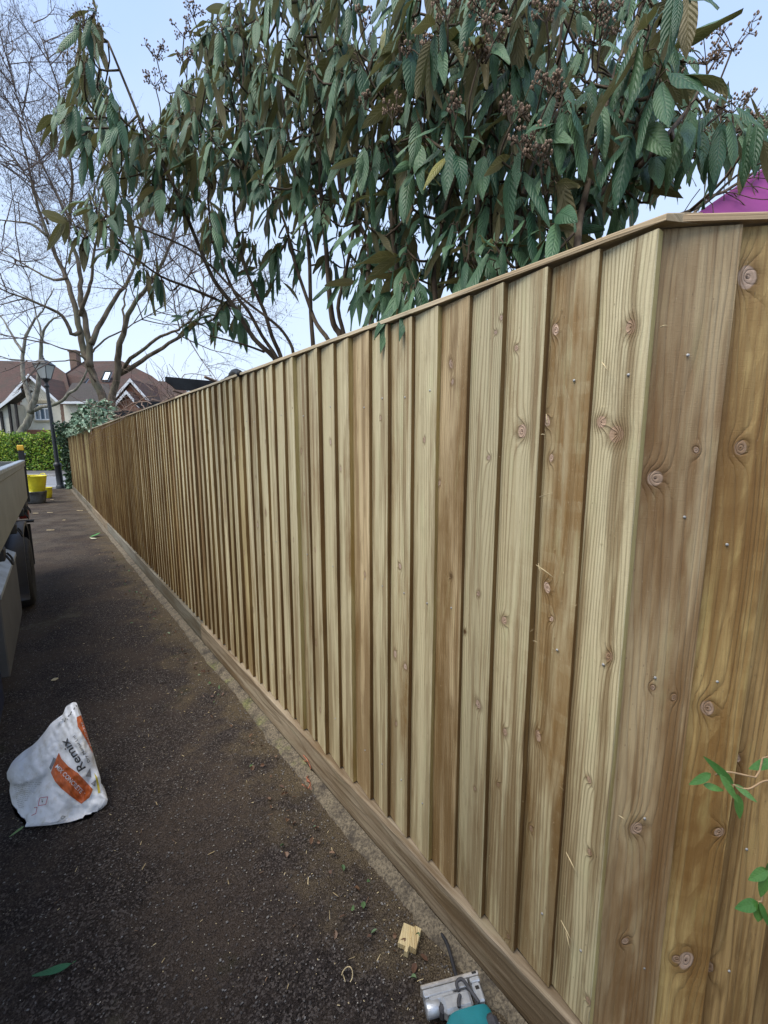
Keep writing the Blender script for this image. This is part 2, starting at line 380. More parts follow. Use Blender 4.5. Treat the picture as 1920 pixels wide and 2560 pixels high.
# gravel boards
GB_N = FD-.036
def gmat(name, li, dk, b): return wood(name, [], li, dk, b, 16)
GW = [gmat('gravel_board_brown', (.32, .26, .18), (.15, .115, .075), .4), gmat('gravel_board_tan', (.36, .29, .19), (.19, .145, .095), .25), gmat('gravel_board_grey', (.24, .22, .17), (.12, .105, .075), .25)]
js = [.27, 3.53, 6.55, 9.6, 12.6, 15.6, 20.42]
for k in range(len(js)-1):
    a, b = js[k]+.003, js[k+1]-.002; mb = MB(); L = b-a; n = 60 if k == 0 else 12
    top = .150 if k != 1 else .147
    sec = [(0, .012), (0, top-.003), (.003, top), (.034, top), (.034, .012)]
    vs = []; uv = []
    for j in range(n+1):
        s = a+L*j/n; wv = .0025*mnoise.noise(Vector((s*3, k, 0)))+(.004*mnoise.noise(Vector((s*14, 7, k))) if k == 0 else 0)
        for q_, (n_, z) in enumerate(sec):
            vs.append(FP(s, GB_N+n_, z+(wv if z > .1 else 0))); uv.append((z if q_ < 3 else z+n_, s))
    K = 5
    mb.add(vs, [(j*K+c, (j+1)*K+c, (j+1)*K+(c+1) % K, j*K+(c+1) % K) for j in range(n) for c in range(K)]+[tuple(range(K))[::-1], tuple(n*K+c for c in range(K))], 0, uv, k*3.3)
    mb.build('gravel_board', GW[[0, 2, 2, 1, 2, 2][k]], fence, FP(a, GB_N, 0))
# capping rail
capm = wood('capping_wood', [], (.50, .41, .27), (.36, .28, .17), .05, 14)
capf = wood('capping_wood_weathered', [], (.38, .32, .215), (.25, .195, .12), .2, 14)
cj = [.352, 3.9, 7.6, 11.2, 14.8, 20.4]
for k in range(len(cj)-1):
    mb = MB(); a, b = cj[k], cj[k+1]-.002; n = 26
    sec = [(-.022, 1.964), (-.022, 1.974), (-.019, 1.977), (.045, 1.984), (.045, 1.964)]
    vs = []; uv = []
    for j in range(n+1):
        s = a+(b-a)*j/n; dz = .004*mnoise.noise(Vector((s*1.3, 3, 0))); dn = .004*mnoise.noise(Vector((s*.9, 8, 0)))
        for (n_, z) in sec: vs.append(FP(s+((-.010 if n_ < 0 else -.045) if (j == 0 and k == 0) else 0), FD+n_+dn*min(1, s), z+dz*min(1, s))); uv.append((n_+z, s))
    mb.add(vs, [(j*5+c, (j+1)*5+c, (j+1)*5+(c+1) % 5, j*5+(c+1) % 5) for j in range(n) for c in range(5)]+[(4, 3, 2, 1, 0), tuple(n*5+c for c in range(5))], 0, uv, k*2.)
    mb.build('capping_rail', capm if k == 0 else capf, fence, FP(a, FD, 1.97))
# rails and posts behind the boards
for zz in (.4, 1.05, 1.72):
    mb = MB(); mb.box(FP(10.40, FD+.03, zz), (20.0, .038, .085), D, N); mb.build('rail', W_FAR[0], fence, FP(10.35, FD+.03, zz))
for s in (.5, 3.5, 6.5, 9.5, 12.5, 15.5, 18.3, 20.3):
    mb = MB(); mb.box(FP(s, FD+.098, 1.0), (.09, .09, 1.9), D, N, bev=.004); mb.build('post', W_FAR[1], fence, FP(s, FD+.1, 0))
# ---- return fence (faces the camera)
RX = Vector((.9992, .04*-1, 0)).normalized(); RN = Vector((.04, .9992, 0)).normalized()   # along / away from the camera
RO = Vector((.530, .868, 0))
def RP(s, n, z): return RO+RX*s+RN*n+Z*z
ret = thing('timber_fence', 'short fence return with brown ochre-streaked boards behind the green sprigs at the right edge', 'fence', RP(.6, 0, 0))
redg = [.123, .235, .350, .462, .575, .69, .80, .91, 1.02, 1.13, 1.24]
rl = [((.60, .455, .255), (.26, .165, .08), .24), ((.66, .47, .19), (.27, .165, .06), .30), ((.46, .30, .12), (.17, .10, .036), .4), ((.33, .22, .09), (.14, .085, .035), .4)]
def RK(lst, xr):
    o = []
    for (x, y, r) in lst:
        v = ray(x, y); t = ((RO+RN*-.01-C0).dot(RN))/v.dot(RN); p = C0+v*t; o.append((xr-(p-RO).dot(RX), p.z, r, 0))
    return o
for k, xr in enumerate(redg):
    li, dk, b = rl[min(k, 3)]
    kn = RK([(1642, 1196, .018), (1592, 2072, .016), (1564, 2355, .009), (1632, 1720, .006), (1684, 1742, .006), (1740, 1125, .006)], xr) if k == 0 else RK([(1768, 1770, .016), (1850, 1120, .014), (1795, 2075, .013), (1715, 2400, .02), (1695, 2400, .014), (1870, 690, .02)], xr) if k == 1 else rk(4, 300+k)
    mb = MB(); w = .128 if k == 0 else redg[k]-redg[k-1]+.014
    if k == 0: w = .150
    fr = lambda s, n, z, xr=xr: RP(xr-s, n, z)
    board(mb, 400+k, 0, w, .152, Zt+.0, 14, fr=fr, n0=0, rnd=k*3.7+2, tk=.0145)
    mb.f = [f[::-1] for f in mb.f]
    uvs = []; i0 = 0
    for f in mb.f: uvs += mb.uv[i0:i0+len(f)][::-1]; i0 += len(f)
    mb.uv = uvs
    q = random.Random(k+77)
    for zz in (.36, .7, 1.08, 1.41, 1.72):
        c = RP(xr-w*.35+q.uniform(-.03, .03), -.011, zz+q.uniform(-.06, .06)); mb.lathe([(0, .0022), (.0026, .002), (.0034, 0)], c, 7, 2, X=RX, Y=Z, A=-RN)
    mb.build('board', [wood('return_wood_%d' % k, kn, li, dk, b, 70), wood('return_edge_%d' % k, [], (.5, .40, .22), (.3, .22, .1), .1, 300) if k < 2 else W_EDGE, nailm], ret, RP(xr, 0, 0))
mb = MB()
vs = []; uv = []
for j in range(21):
    s = -.035+1.33*j/20; dz = .003*mnoise.noise(Vector((s*3, 33, 0)))+.010*j/20
    for (n_, z) in [(-.022, 1.965), (-.022, 1.9755), (-.019, 1.9785), (.045, 1.985), (.045, 1.965)]:
        vs.append(RP(s+((.012 if n_ < 0 else -.012) if j == 0 else 0), n_, z+dz)); uv.append((n_+z, s))
mb.add(vs, [(j*5+c, (j+1)*5+c, (j+1)*5+(c+1) % 5, j*5+(c+1) % 5) for j in range(20) for c in range(5)]+[(4, 3, 2, 1, 0), tuple(100+c for c in range(5))], 0, uv, 9.)
mb.f = [f for f in mb.f]
mb.build('capping_rail', wood('return_cap_wood', [], (.60, .47, .31), (.44, .33, .2), .02, 14), ret, RP(0, 0, 1.97))
mb = MB(); mb.box(RP(.60, -.021, .081), (1.26, .030, .138), RX, RN, bev=.003); mb.build('gravel_board', GW[1], ret, RP(.6, -.02, .08))
for s in (.55, 1.24):
    mb = MB(); mb.box(RP(s, .06, .98), (.09, .09, 1.9), RX, RN, bev=.004); mb.build('post', W_FAR[1], ret, RP(s, .06, 0))
# ------------------------------------------------------------------ ground
def gmat_ground():
    g = G('dark_tarmac'); p = g.pos(); xyz = g.sep(p)
    n = g.m('ADD', g.m('MULTIPLY', xyz[0], N.x), g.m('MULTIPLY', xyz[1], N.y)); s = g.m('ADD', g.m('MULTIPLY', xyz[0], D.x), g.m('MULTIPLY', xyz[1], D.y))
    fine = g.noise(p, 260., 4., None, .7); mid = g.noise(p, 34., 5.); big = g.noise(p, 2.1, 5., None, .6); vor = g.vor(p, 210.)
    vc = g.t.nodes.new('ShaderNodeTexVoronoi'); g.put(vc.inputs['Vector'], p); vc.inputs['Scale'].default_value = 190; cr = g.sep(vc.outputs['Color'])
    c = g.mix(g.mr(fine, .3, .7), (.013, .0103, .009), (.068, .055, .049))
    c = g.mix(g.m('MULTIPLY', g.m('GREATER_THAN', cr[0], .72), .7), c, (.135, .115, .103)); c = g.mix(g.m('MULTIPLY', g.m('LESS_THAN', cr[1], .3), .7), c, (.012, .010, .009))
    c = g.mix(g.m('MULTIPLY', g.mr(big, .42, .62), .75), c, g.mix(g.mr(fine, .3, .7), (.028, .021, .016), (.118, .090, .070)))
    c = g.mix(g.m('MULTIPLY', g.mr(mid, .5, .7), .4), c, (.05, .042, .040))
    # sand, sawdust and soil that has gathered beside the fence and at the street end
    e1 = g.mr(g.m('ADD', n, g.m('MULTIPLY', g.m('SUBTRACT', g.noise(p, 4.2, 5., None, .65), .5), 1.0)), .55, .86)
    sd_ = g.mix(g.mr(fine, .35, .7), (.035, .026, .016), (.23, .18, .11))
    c = g.mix(g.m('MULTIPLY', e1, .75), c, sd_)
    e2 = g.m('MULTIPLY', g.mr(s, 4.5, 11.), g.mr(g.noise(g.map(p, (1, 1, 1)), 1.7, 6., None, .65), .38, .66))
    c = g.mix(g.m('MULTIPLY', e2, .7), c, g.mix(g.mr(fine, .3, .7), (.05, .043, .036), (.19, .163, .128)))
    e3 = g.mr(g.noise(g.map(p, (1.3, .8, 1)), 1.1, 6., None, .7), .60, .68)
    c = g.mix(g.m('MULTIPLY', e3, .55), c, g.mix(g.mr(fine, .3, .7), (.05, .045, .03), (.20, .19, .13)))
    g_ = g.mr(g.noise(p, 3.3, 4., None, .6), .62, .72)
    c = g.mix(g.m('MULTIPLY', g_, .3), c, (.028, .036, .012))
    sk = g.m('LESS_THAN', vor, .055); sel = g.m('GREATER_THAN', g.noise(p, 90., 1.), .52)
    c = g.mix(g.m('MULTIPLY', g.m('MULTIPLY', sk, sel), .75), c, (.42, .36, .27))
    g.bump(g.m('ADD', g.m('MULTIPLY', fine, 1.), g.m('ADD', g.m('MULTIPLY', vor, .8), g.m('MULTIPLY', mid, 2.))), .9, .006)
    return g.fin(c, .95, .08)
GRD = gmat_ground()
mb = MB()
def gz(x, y): return .006*mnoise.noise(Vector((x*1.7, y*1.7, 0)))+.003*mnoise.noise(Vector((x*7, y*7, 3)))
mb.grid(lambda a, b: Vector((-30+90*a, -6+22.8*b, gz(-30+90*a, -6+22.8*b)-.003)), 260, 90)
tag(mb.build('driveway', GRD), kind='structure')
soil = plain('garden_soil', (.055, .045, .022), .95, 3, .5, .6)
mb = MB(); mb.add([(-900, -900, -.06), (900, -900, -.06), (900, 900, -.06), (-900, 900, -.06)], [(0, 1, 2, 3)])
grs = plain('rough_grass_soil', (.05, .06, .022), .95, .6, .5, .6)
tag(mb.build('ground', grs), kind='structure')
mb = MB(); mb.poly([FP(.4, FD+.05, .012), FP(20.4, FD+.05, .012), FP(20.4, FD+9, .012), FP(.4, FD+9, .012)][::-1])
tag(mb.build('garden_ground', soil), kind='structure')
# concrete haunch with moss beside the gravel board
g = G('mossy_concrete'); p = g.pos(); f_ = g.noise(p, 120., 4., None, .7); xyz = g.sep(p)
ss = g.m('ADD', g.m('MULTIPLY', xyz[0], D.x), g.m('MULTIPLY', xyz[1], D.y))
c = g.mix(g.mr(f_, .3, .7), (.065, .053, .038), (.23, .19, .13))
mo = g.m('MULTIPLY', g.mr(g.noise(p, 5., 5., None, .65), .50, .68), g.m('MULTIPLY', g.mr(ss, 3.6, 3.0), g.mr(ss, 1.3, 1.9)))
c = g.mix(g.m('MULTIPLY', mo, .8), c, g.mix(g.mr(f_, .3, .7), (.07, .08, .02), (.22, .23, .08)))
c = g.mix(g.m('MULTIPLY', g.mr(g.noise(p, 14., 6., None, .75), .44, .66), .85), c, (.04, .033, .027))
g.bump(f_, .9, .006); CONC = g.fin(c, .9, .3)
mb = MB()
def interp_(s): return .03 if s < .55 else (.03+(s-.55)*.14 if s < .9 else .062)
def hn(a, b):
    s = .2+20.2*a**1.6; wd = interp_(s)+.022*mnoise.noise(Vector((s*1.7, 0, 0)))+.014*mnoise.noise(Vector((s*9, 4, 0)))+.010*mnoise.noise(Vector((s*31, 4, 0)))
    wd = max(.015, wd); n = GB_N-.008-wd*(1-b)
    return FP(s, n, -.012+.034*(b**.5)+.005*mnoise.noise(Vector((s*11, n*30, 0))))
mb.grid(hn, 420, 6)
tag(mb.build('kerb_strip', CONC), kind='structure')
# road, markings, far pavement
asp = plain('road_asphalt', (.19, .195, .205), .85, 3, .12, .3)
pav = plain('pavement_tarmac', (.10, .097, .095), .9, 3, .2, .3)
kerbm = plain('kerb_concrete', (.30, .29, .27), .85, 5, .2, .2)
wl = plain('road_paint', (.72, .72, .70), .7, 6, .12, 0)
mb = MB(); mb.box((-10, 20.9, -.02), (160, 6.6, .05)); tag(mb.build('road', asp), kind='structure')
mb = MB(); mb.box((-10, 26.9, .02), (160, 5.2, .16)); tag(mb.build('pavement', pav), kind='structure')
mb = MB()
for k in range(-60, 60): mb.box((k*.92-10, 24.26, .035), (.91, .13, .2), bev=.012)
tag(mb.build('kerb', kerbm), kind='structure')
mb = MB()
mb.add([(-16.3, 17.78, .0092), (-10, 17.78, .0092), (-10, 17.9, .0092), (-16.3, 17.9, .0092)], [(0, 1, 2, 3)])
for k in range(14):
    x = -30+k*1.55; mb.add([(x, 19.15, .0092), (x+1.0, 19.15, .0092), (x+1.0, 19.27, .0092), (x, 19.27, .0092)], [(0, 1, 2, 3)])
tag(mb.build('road_markings', wl), kind='structure')
mb = MB()
mb.box((-10, 17.3, -.012), (22, 1.0, .03)); tag(mb.build('near_kerb', pav), kind='structure')
# ------------------------------------------------------------------ viburnum behind the fence
def interp(x, pts):
    if x <= pts[0][0]: return pts[0][1]
    for (a, b), (c, d) in zip(pts, pts[1:]):
        if x <= c: return b+(d-b)*(x-a)/(c-a)
    return pts[-1][1]
def depc(x): return interp(x, [(100, 2.45), (300, 2.5), (600, 2.55), (800, 2.2), (950, 1.95), (1100, 1.75), (1400, 1.65), (1700, 1.6), (1920, 1.75)])
def inpoly(x, y, P):
    c = False; j = len(P)-1
    for i in range(len(P)):
        if (P[i][1] > y) != (P[j][1] > y) and x < (P[j][0]-P[i][0])*(y-P[i][1])/(P[j][1]-P[i][1])+P[i][0]: c = not c
        j = i
    return c
vib = thing('evergreen_shrub', 'tall evergreen shrub with long drooping wrinkled leaves and brown flower heads hanging over the fence', 'shrub', FP(1.9, FD+.6, 0))
g = G('shrub_bark'); p = g.pos(); n = g.noise(g.map(p, (30, 30, 8)), 1., 4.)
barkv = (g.bump(n, .6, .004), g.fin(g.mix(g.mr(n, .3, .7), (.045, .03, .02), (.14, .105, .07)), .85, .2))[1]
def pl3(pts, d0=None, d1=None, jit=0):
    """pixel polyline -> 3D, depth running from d0 to d1"""
    n = len(pts); o = []
    for i, (x, y) in enumerate(pts):
        t = i/(n-1); dd = d0+(d1-d0)*min(1, t*1.6); o.append(atY(x, y, dd))
    return o
def smooth(P, k=3):
    P = [Vector(p) for p in P]; o = []
    for i in range(len(P)-1):
        a, b, c, d = P[max(i-1, 0)], P[i], P[i+1], P[min(i+2, len(P)-1)]
        for j in range(k):
            t = j/k; o.append(.5*((2*b)+(c-a)*t+(2*a-5*b+4*c-d)*t*t+(3*b-a-3*c+d)*t*t*t))
    o.append(P[-1]); return o
def fdepth(x, n=FD+.25): 
    v = ray(x, 1000); return n/max(.05, v.x*N.x+v.y*N.y)
STEMS = [
 ([(686, 895), (635, 847), (587, 769), (545, 715), (517, 663), (444, 486), (401, 401), (359, 320), (316, 216), (270, 104)], .017),
 ([(692, 895), (656, 841), (623, 781), (587, 733), (550, 640), (520, 500), (545, 330), (560, 180)], .014),
 ([(701, 889), (680, 841), (662, 781), (641, 736), (611, 660), (585, 520), (600, 330), (610, 150), (600, 0)], .015),
 ([(731, 871), (707, 829), (671, 796), (600, 741), (500, 640), (400, 590), (300, 560), (220, 590)], .011),
 ([(660, 880), (620, 865), (560, 848), (520, 838), (505, 820)], .006),
 ([(600, 775), (480, 722), (400, 690), (330, 640), (250, 610)], .008),
 ([(783, 865), (777, 781), (770, 600), (735, 420), (700, 200), (690, -40)], .016),
 ([(822, 853), (792, 811), (772, 760), (735, 650), (713, 560), (660, 430), (610, 300)], .015),
 ([(852, 841), (834, 811), (825, 751), (816, 630), (800, 400), (830, 200), (850, -40)], .020),
 ([(860, 838), (845, 770), (860, 700), (880, 600), (900, 450), (890, 300), (930, 150)], .013),
 ([(928, 811), (920, 700), (918, 600), (850, 470), (840, 300), (780, 100), (790, -40)], .017),
 ([(997, 790), (995, 697), (981, 533), (1026, 410), (1030, 336), (1004, 200), (1000, 60), (1010, -60)], .014),
 ([(1026, 410), (977, 348), (960, 300)], .008), ([(1026, 410), (1116, 344), (1180, 300)], .008),
 ([(1090, 770), (1085, 650), (1120, 500), (1170, 350), (1180, 180), (1170, 0)], .013),
 ([(1180, 740), (1190, 600), (1200, 450), (1230, 250), (1290, 100), (1300, -40)], .014),
 ([(1300, 700), (1290, 560), (1330, 420), (1390, 260), (1400, 100), (1420, -60)], .013),
 ([(1441, 640), (1453, 529), (1490, 389), (1519, 246), (1543, 164), (1609, 0), (1625, -50)], .013),
 ([(1453, 529), (1547, 443), (1601, 414), (1720, 377), (1773, 348), (1860, 325)], .009),
 ([(1500, 340), (1576, 176), (1617, 135), (1680, 50)], .007),
 ([(1601, 414), (1715, 279), (1769, 184), (1814, 107)], .006),
 ([(1456, 529), (1400, 475), (1360, 400)], .007),
 ([(1560, 600), (1640, 560), (1760, 510), (1840, 440), (1930, 395)], .007)]
SP = []
for ci in range(0, len(STEMS)):
    pts, r = STEMS[ci]
    base_behind = pts[0][1] > 600
    x0 = pts[0][0]
    d0 = min(2.95, fdepth(x0)) if base_behind else depc(x0)
    if x0 > 1500: d0 = 1.25
    P = pl3(pts, d0, depc(pts[-1][0]))
    if base_behind and r > .0105:
        b = P[0].copy(); root = Vector((b.x+.12*(P[0].x-P[1].x)/max(.1, abs(P[0].z-P[1].z)), b.y+.05, 0.0)); P = [root.lerp(b, t_) for t_ in (0, .3, .55, .75, .9, .96)]+P
    Q = smooth(P, 3); n = len(Q)
    mb = MB(); mb.tube(Q, [r*(1.25-.95*i/(n-1)) for i in range(n)], 7)
    mb.build('stem', barkv, vib, Q[0]); SP += [q for q in Q if q.z > 2.0]
# leaf material
def leafmat(name, top, top2, vein, under, under2, ang=1.0, nv=11., yellow=.012, bd=.003):
    g = G(name); uv = g.sep(g.uv()); au = g.m('ABSOLUTE', g.m('SUBTRACT', uv[0], .5)); v = uv[1]; r = g.attr()
    h = g.m('SUBTRACT', g.m('MULTIPLY', v, nv), g.m('MULTIPLY', au, nv*.42*ang)); h = g.m('ADD', h, g.m('MULTIPLY', g.noise(g.pos(), 38., 3.), .75))
    tri = g.m('ABSOLUTE', g.m('SUBTRACT', g.m('MULTIPLY', g.m('FRACT', h), 2.), 1.))
    line = g.mr(tri, .72, .98); mid = g.mr(au, .045, .015)
    ve = g.m('MAXIMUM', g.m('MULTIPLY', line, .8), mid)
    nz_ = g.noise(g.pos(), 9., 3.); fine = g.noise(g.pos(), 160., 3.)
    c = g.mix(g.mr(g.m('ADD', g.m('MULTIPLY', g.white(r), .6), g.m('MULTIPLY', nz_, .6)), .3, .9), top, top2)
    c = g.mix(g.m('MULTIPLY', g.mr(fine, .4, .7), .3), c, [x*.6 for x in top])
    c = g.mix(g.m('MULTIPLY', ve, g.mr(nz_, .3, .7, .08, .38)), c, vein)
    w2 = g.white(g.m('ADD', r, 3.3))
    c = g.mix(g.m('MULTIPLY', g.m('LESS_THAN', w2, yellow), .8), c, (.30, .26, .05))
    un = g.mix(g.white(g.m('ADD', r, 7.)), under, under2); un = g.mix(g.m('MULTIPLY', ve, .35), un, [x*1.5 for x in under2])
    c = g.mix(g.back(), c, un)
    hh = g.m('ADD', g.m('MULTIPLY', tri, -1.), g.m('ADD', g.m('MULTIPLY', fine, .35), g.m('MULTIPLY', g.mr(au, .0, .06), .8)))
    g.bump(hh, .45, bd)
    g.fin(c, .5, .35)
    tr = g.t.nodes.new('ShaderNodeBsdfTranslucent'); g.put(tr.inputs[0], g.mix(.5, c, (.12, .16, .03)))
    ms = g.t.nodes.new('ShaderNodeMixShader'); ms.inputs[0].default_value = .16
    g.t.links.new(g.b.outputs[0], ms.inputs[1]); g.t.links.new(tr.outputs[0], ms.inputs[2]); g.t.links.new(ms.outputs[0], g.out.inputs[0])
    return g.mat
VL = leafmat('wrinkled_evergreen_leaf', (.030, .088, .044), (.115, .21, .10), (.012, .034, .018), (.16, .13, .055), (.33, .28, .15))
def leaf(mb, base, dirv, nrm, L, Wd, curl=.5, droop=.25, nu=4, nv=7, rnd=0., wav=.0, mat=0, fold=.18):
    """lanceolate leaf; dirv = axis at base, nrm = upper side normal"""
    t = dirv.normalized(); n = (nrm-t*nrm.dot(t)).normalized(); b = t.cross(n)
    vs = []; uv = []; p = base.copy(); step = L/nv; ph = rnd*17
    for j in range(nv+1):
        v = j/nv; wv = Wd*(sin(pi*min(1, v**.85*.97+.02)))**.75*(1-.25*v)
        for i in range(nu+1):
            u = i/nu*2-1
            q = p+b*(u*wv)*cos(curl*abs(u))-n*(abs(u)*wv*sin(curl*abs(u))*.7)+n*(abs(u)*wv*fold)+n*(wav*L*sin(v*9+ph+u*1.5)*abs(u))
            vs.append(q); uv.append((i/nu, v))
        p = p+t*step
        t2 = (t-n*(droop/nv)).normalized(); n = (n+t*(droop/nv)).normalized(); t = t2
    fs = [(j*(nu+1)+i, j*(nu+1)+i+1, (j+1)*(nu+1)+i+1, (j+1)*(nu+1)+i) for j in range(nv) for i in range(nu)]
    mb.add(vs, fs, mat, uv, rnd, True)
POLY = [(205, 150), (190, 60), (235, 90), (280, 260), (335, 330), (395, 290), (440, 180), (500, 90), (560, 60), (640, 10), (660, -80), (1700, -80), (1720, 40), (1690, 150), (1735, 260), (1790, 300), (1870, 320), (1935, 310),
        (1935, 350), (1830, 370), (1740, 400), (1660, 450), (1590, 520), (1430, 610), (1260, 670), (1120, 715), (1010, 720), (960, 640), (880, 600), (800, 560), (700, 560), (600, 575), (545, 610), (500, 560), (430, 620), (360, 620), (330, 570), (250, 570), (190, 520), (250, 440), (190, 360), (165, 270)]
R = random.Random(21)
tips = []
tries = 0
while len(tips) < 610 and tries < 30000:
    tries += 1
    x = R.uniform(150, 1960); y = R.uniform(-90, 780)
    if not inpoly(x, y, POLY): continue
    if 885 < x < 960 and y < 110: continue
    if 300 < x < 420 and y < 330: continue
    if x > 1560 and y < 150 and R.random() < .6: continue
    if x < 520 and R.random() < .25: continue
    if y > 440 and R.random() < .35: continue
    if y < 110 and R.random() < .30: continue
    if 1440 < x < 1570 and y < 170 and R.random() < .6: continue
    dd = depc(x)+R.uniform(-.38, .75)*(1 if x > 500 else .8)
    dd = max(1.12, dd)
    p = atY(x, y-30, dd)
    if p.z < 2.28 and p.dot(N) < FD+.08: 
        p = atY(x, y-30, max(dd, fdepth(x, FD+.15)))
    if any((p-q).length < .085 for q in tips): continue
    tips.append(p)
for (x, y, d_) in [(600, 650, 2.7), (650, 690, 2.7), (695, 705, 2.7), (560, 650, 2.7), (760, 640, 2.5), (880, 680, 2.1), (905, 715, 2.0), (950, 700, 1.9), (965, 745, 1.8), (910, 640, 2.1), (830, 660, 2.3), (620, 600, 2.6), (690, 640, 2.6), (760, 590, 2.5), (360, 690, 2.75), (395, 700, 2.8), (850, 620, 2.3), (720, 610, 2.6), (640, 640, 2.7), (150, 300, 2.5), (175, 560, 2.5), (215, 600, 2.5), (300, 620, 2.6), (505, 795, 2.7), (470, 815, 2.75), (575, 760, 2.7), (555, 800, 2.7), (600, 805, 2.75), (1240, 640, 1.3), (1165, 680, 1.4), (1010, 740, 1.5), (1040, 735, 1.5), (240, 50, 2.4), (212, 80, 2.4), (225, 150, 2.4), (1880, 320, 1.8), (1800, 300, 1.7)]:
    tips.append(atY(x, y-20, d_))
fol = MB(); tw = MB(); nleaf = 0
tips.sort(key=lambda p: min((s_p-p).length for s_p in SP))
for k, p in enumerate(tips):
    q = random.Random(k+1000)
    cand = sorted(SP, key=lambda s: (s-p).length+(0 if s.z < p.z+.05 else .35)+.0)[:1][0]
    a = cand; mid = (a+p)*.5+Vector((q.uniform(-.05, .05), q.uniform(-.05, .05), -.05+q.uniform(-.04, .04)))
    if (a-p).length > .04:
        Q = smooth([a, mid, p, p+Vector((0, 0, .02))], 3); n = len(Q); tw.tube(Q, [.0042*(1.2-.55*i/(n-1)) for i in range(n)], 4, rnd=q.random())
    if k % 2 == 0 or (a-p).length > .12: SP.append(mid.copy()); SP.append((mid+p)*.5)
    out_ = (p-a); out_.z = max(.02, out_.z); out_ = out_.normalized() if out_.length > .01 else Vector((0, 0, 1))
    nl = q.choice([5, 6, 6, 7, 8]); ph = q.uniform(0, 6.28)
    low = p.z < 2.45
    for j in range(nl):
        an = ph+j*pi*.5*1.03+(j//2)*pi*.5+q.uniform(-.35, .35); h = Vector((cos(an), sin(an), 0))
        if q.random() < .92: h = (h-N*.6-Vector((0, .4, 0))).normalized()
        off = p-Vector((0, 0, (j//2)*.022))+Vector((0, 0, .01))
        pet = off+h*.02+Vector((0, 0, .004)); tw.tube([off, pet, pet+h*.008-Vector((0, 0, .012))], .0019, 3, rnd=.9, cap=False)
        L = q.choice([q.uniform(.07, .13), q.uniform(.12, .21), q.uniform(.14, .20)])*(1 if j > 1 else .85); hang = q.uniform(.75, 1.55) if not (low and q.random() < .3) else q.uniform(-.1, .7)
        if q.random() < .22: hang = q.uniform(.15, .9)
        dv = (h*cos(hang)-Vector((0, 0, 1))*sin(hang)); nn = h*sin(hang)+Vector((0, 0, 1))*cos(hang)
        roll = q.gauss(0, .45); bb = dv.cross(nn); nn = nn*cos(roll)+bb*sin(roll)
        leaf(fol, pet+h*.008-Vector((0, 0, .012)), dv, nn, L, L*q.uniform(.13, .175), curl=q.uniform(.2, .8), droop=q.uniform(.1, .75)*(pi/2-hang+.3 if hang < 1.2 else .25), rnd=q.random()*50, wav=q.uniform(.006, .03), fold=q.uniform(.0, .4)); nleaf += 1
    # upright young pair at the tip
    for sgn in (0, 1):
        an = ph+sgn*pi+.5; h = Vector((cos(an), sin(an), 0)); leaf(fol, p+Vector((0, 0, .01)), Vector((0, 0, 1))+h*.35, -h, q.uniform(.03, .075), .009, nu=2, nv=4, rnd=50+q.random()*20)
print('leaves', nleaf, 'tips', len(tips))
fol.build('foliage', VL, vib, FP(1.9, FD+.6, 3))
tw.build('twigs', barkv, vib, FP(1.9, FD+.6, 3))
budm = plain('dry_flower_bud', (.30, .20, .135), .85, 60, .35, .4, rv=.6)
HEADS = [(210, 50, 1.3), (189, 143, 1), (482, 23, 1), (459, 73, .9), (390, 127, 1.1), (386, 197, .9), (467, 143, .8), (1055, 107, 1.2), (1120, 16, 1), (1198, 127, 1.1), (981, 270, .9), (1141, 266, .7), (1215, 12, 1.1), (911, 45, .7), (1383, 197, 1.1), (1281, 275, 1), (1308, 344, 1.), (1353, 381, 1), (1367, 16, 1), (1494, 12, 1.1), (1502, 82, 1), (1769, 130, 1.2), (1834, 95, 1.3), (1834, 254, .9), (1912, 300, 1), (913, 245, .6), (1510, 30, .8), (750, 320, .6), (330, 500, .6), (1235, 70, .9)]
for k, (x, y, sc) in enumerate(HEADS):
    q = random.Random(900+k); d_ = depc(x)-.42 if 900 < x < 1450 else depc(x)-.1; sc *= (.78 if 900 < x < 1450 else 1.15)
    c = atY(x, y, d_); st = c-Vector((0, 0, .11*sc))+Vector((q.uniform(-.03, .03), q.uniform(0, .05), 0))
    near = sorted(SP, key=lambda s: (s-st).length)[0]
    mb = MB(); mb.tube(smooth([near if (near-st).length < .5 else st-Vector((0, 0, .2)), (near+st)*.5 if (near-st).length < .5 else st-Vector((0, 0, .1)), st, c-Vector((0, 0, .03))], 3), .0028, 4, 0, .1)
    for j in range(7 if sc > .7 else 5):
        an = j*2.4+q.random(); h = Vector((cos(an), sin(an), 0)); r_ = .045*sc*q.uniform(.3, 1.2); e_ = c+h*r_+Vector((0, 0, q.uniform(-.004, .02)))
        mb.tube([c-Vector((0, 0, .035)), c+h*r_*.5-Vector((0, 0, .012)), e_], .0015, 3, 0, .1, cap=False)
        for b in range(9):
            bb = Vector((q.gauss(0, 1), q.gauss(0, 1), q.gauss(0, .8))).normalized()*.015*sc; o = e_+bb
            mb.tube([e_-Vector((0, 0, .006)), o], .0007, 3, 0, .1, cap=False)
            mb.lathe([(0, -.005), (.0036, -.001), (.0032, .002), (0, .005)], o, 5, 1, rnd=q.random())
    mb.build('flower_head', [barkv, budm], vib, c)
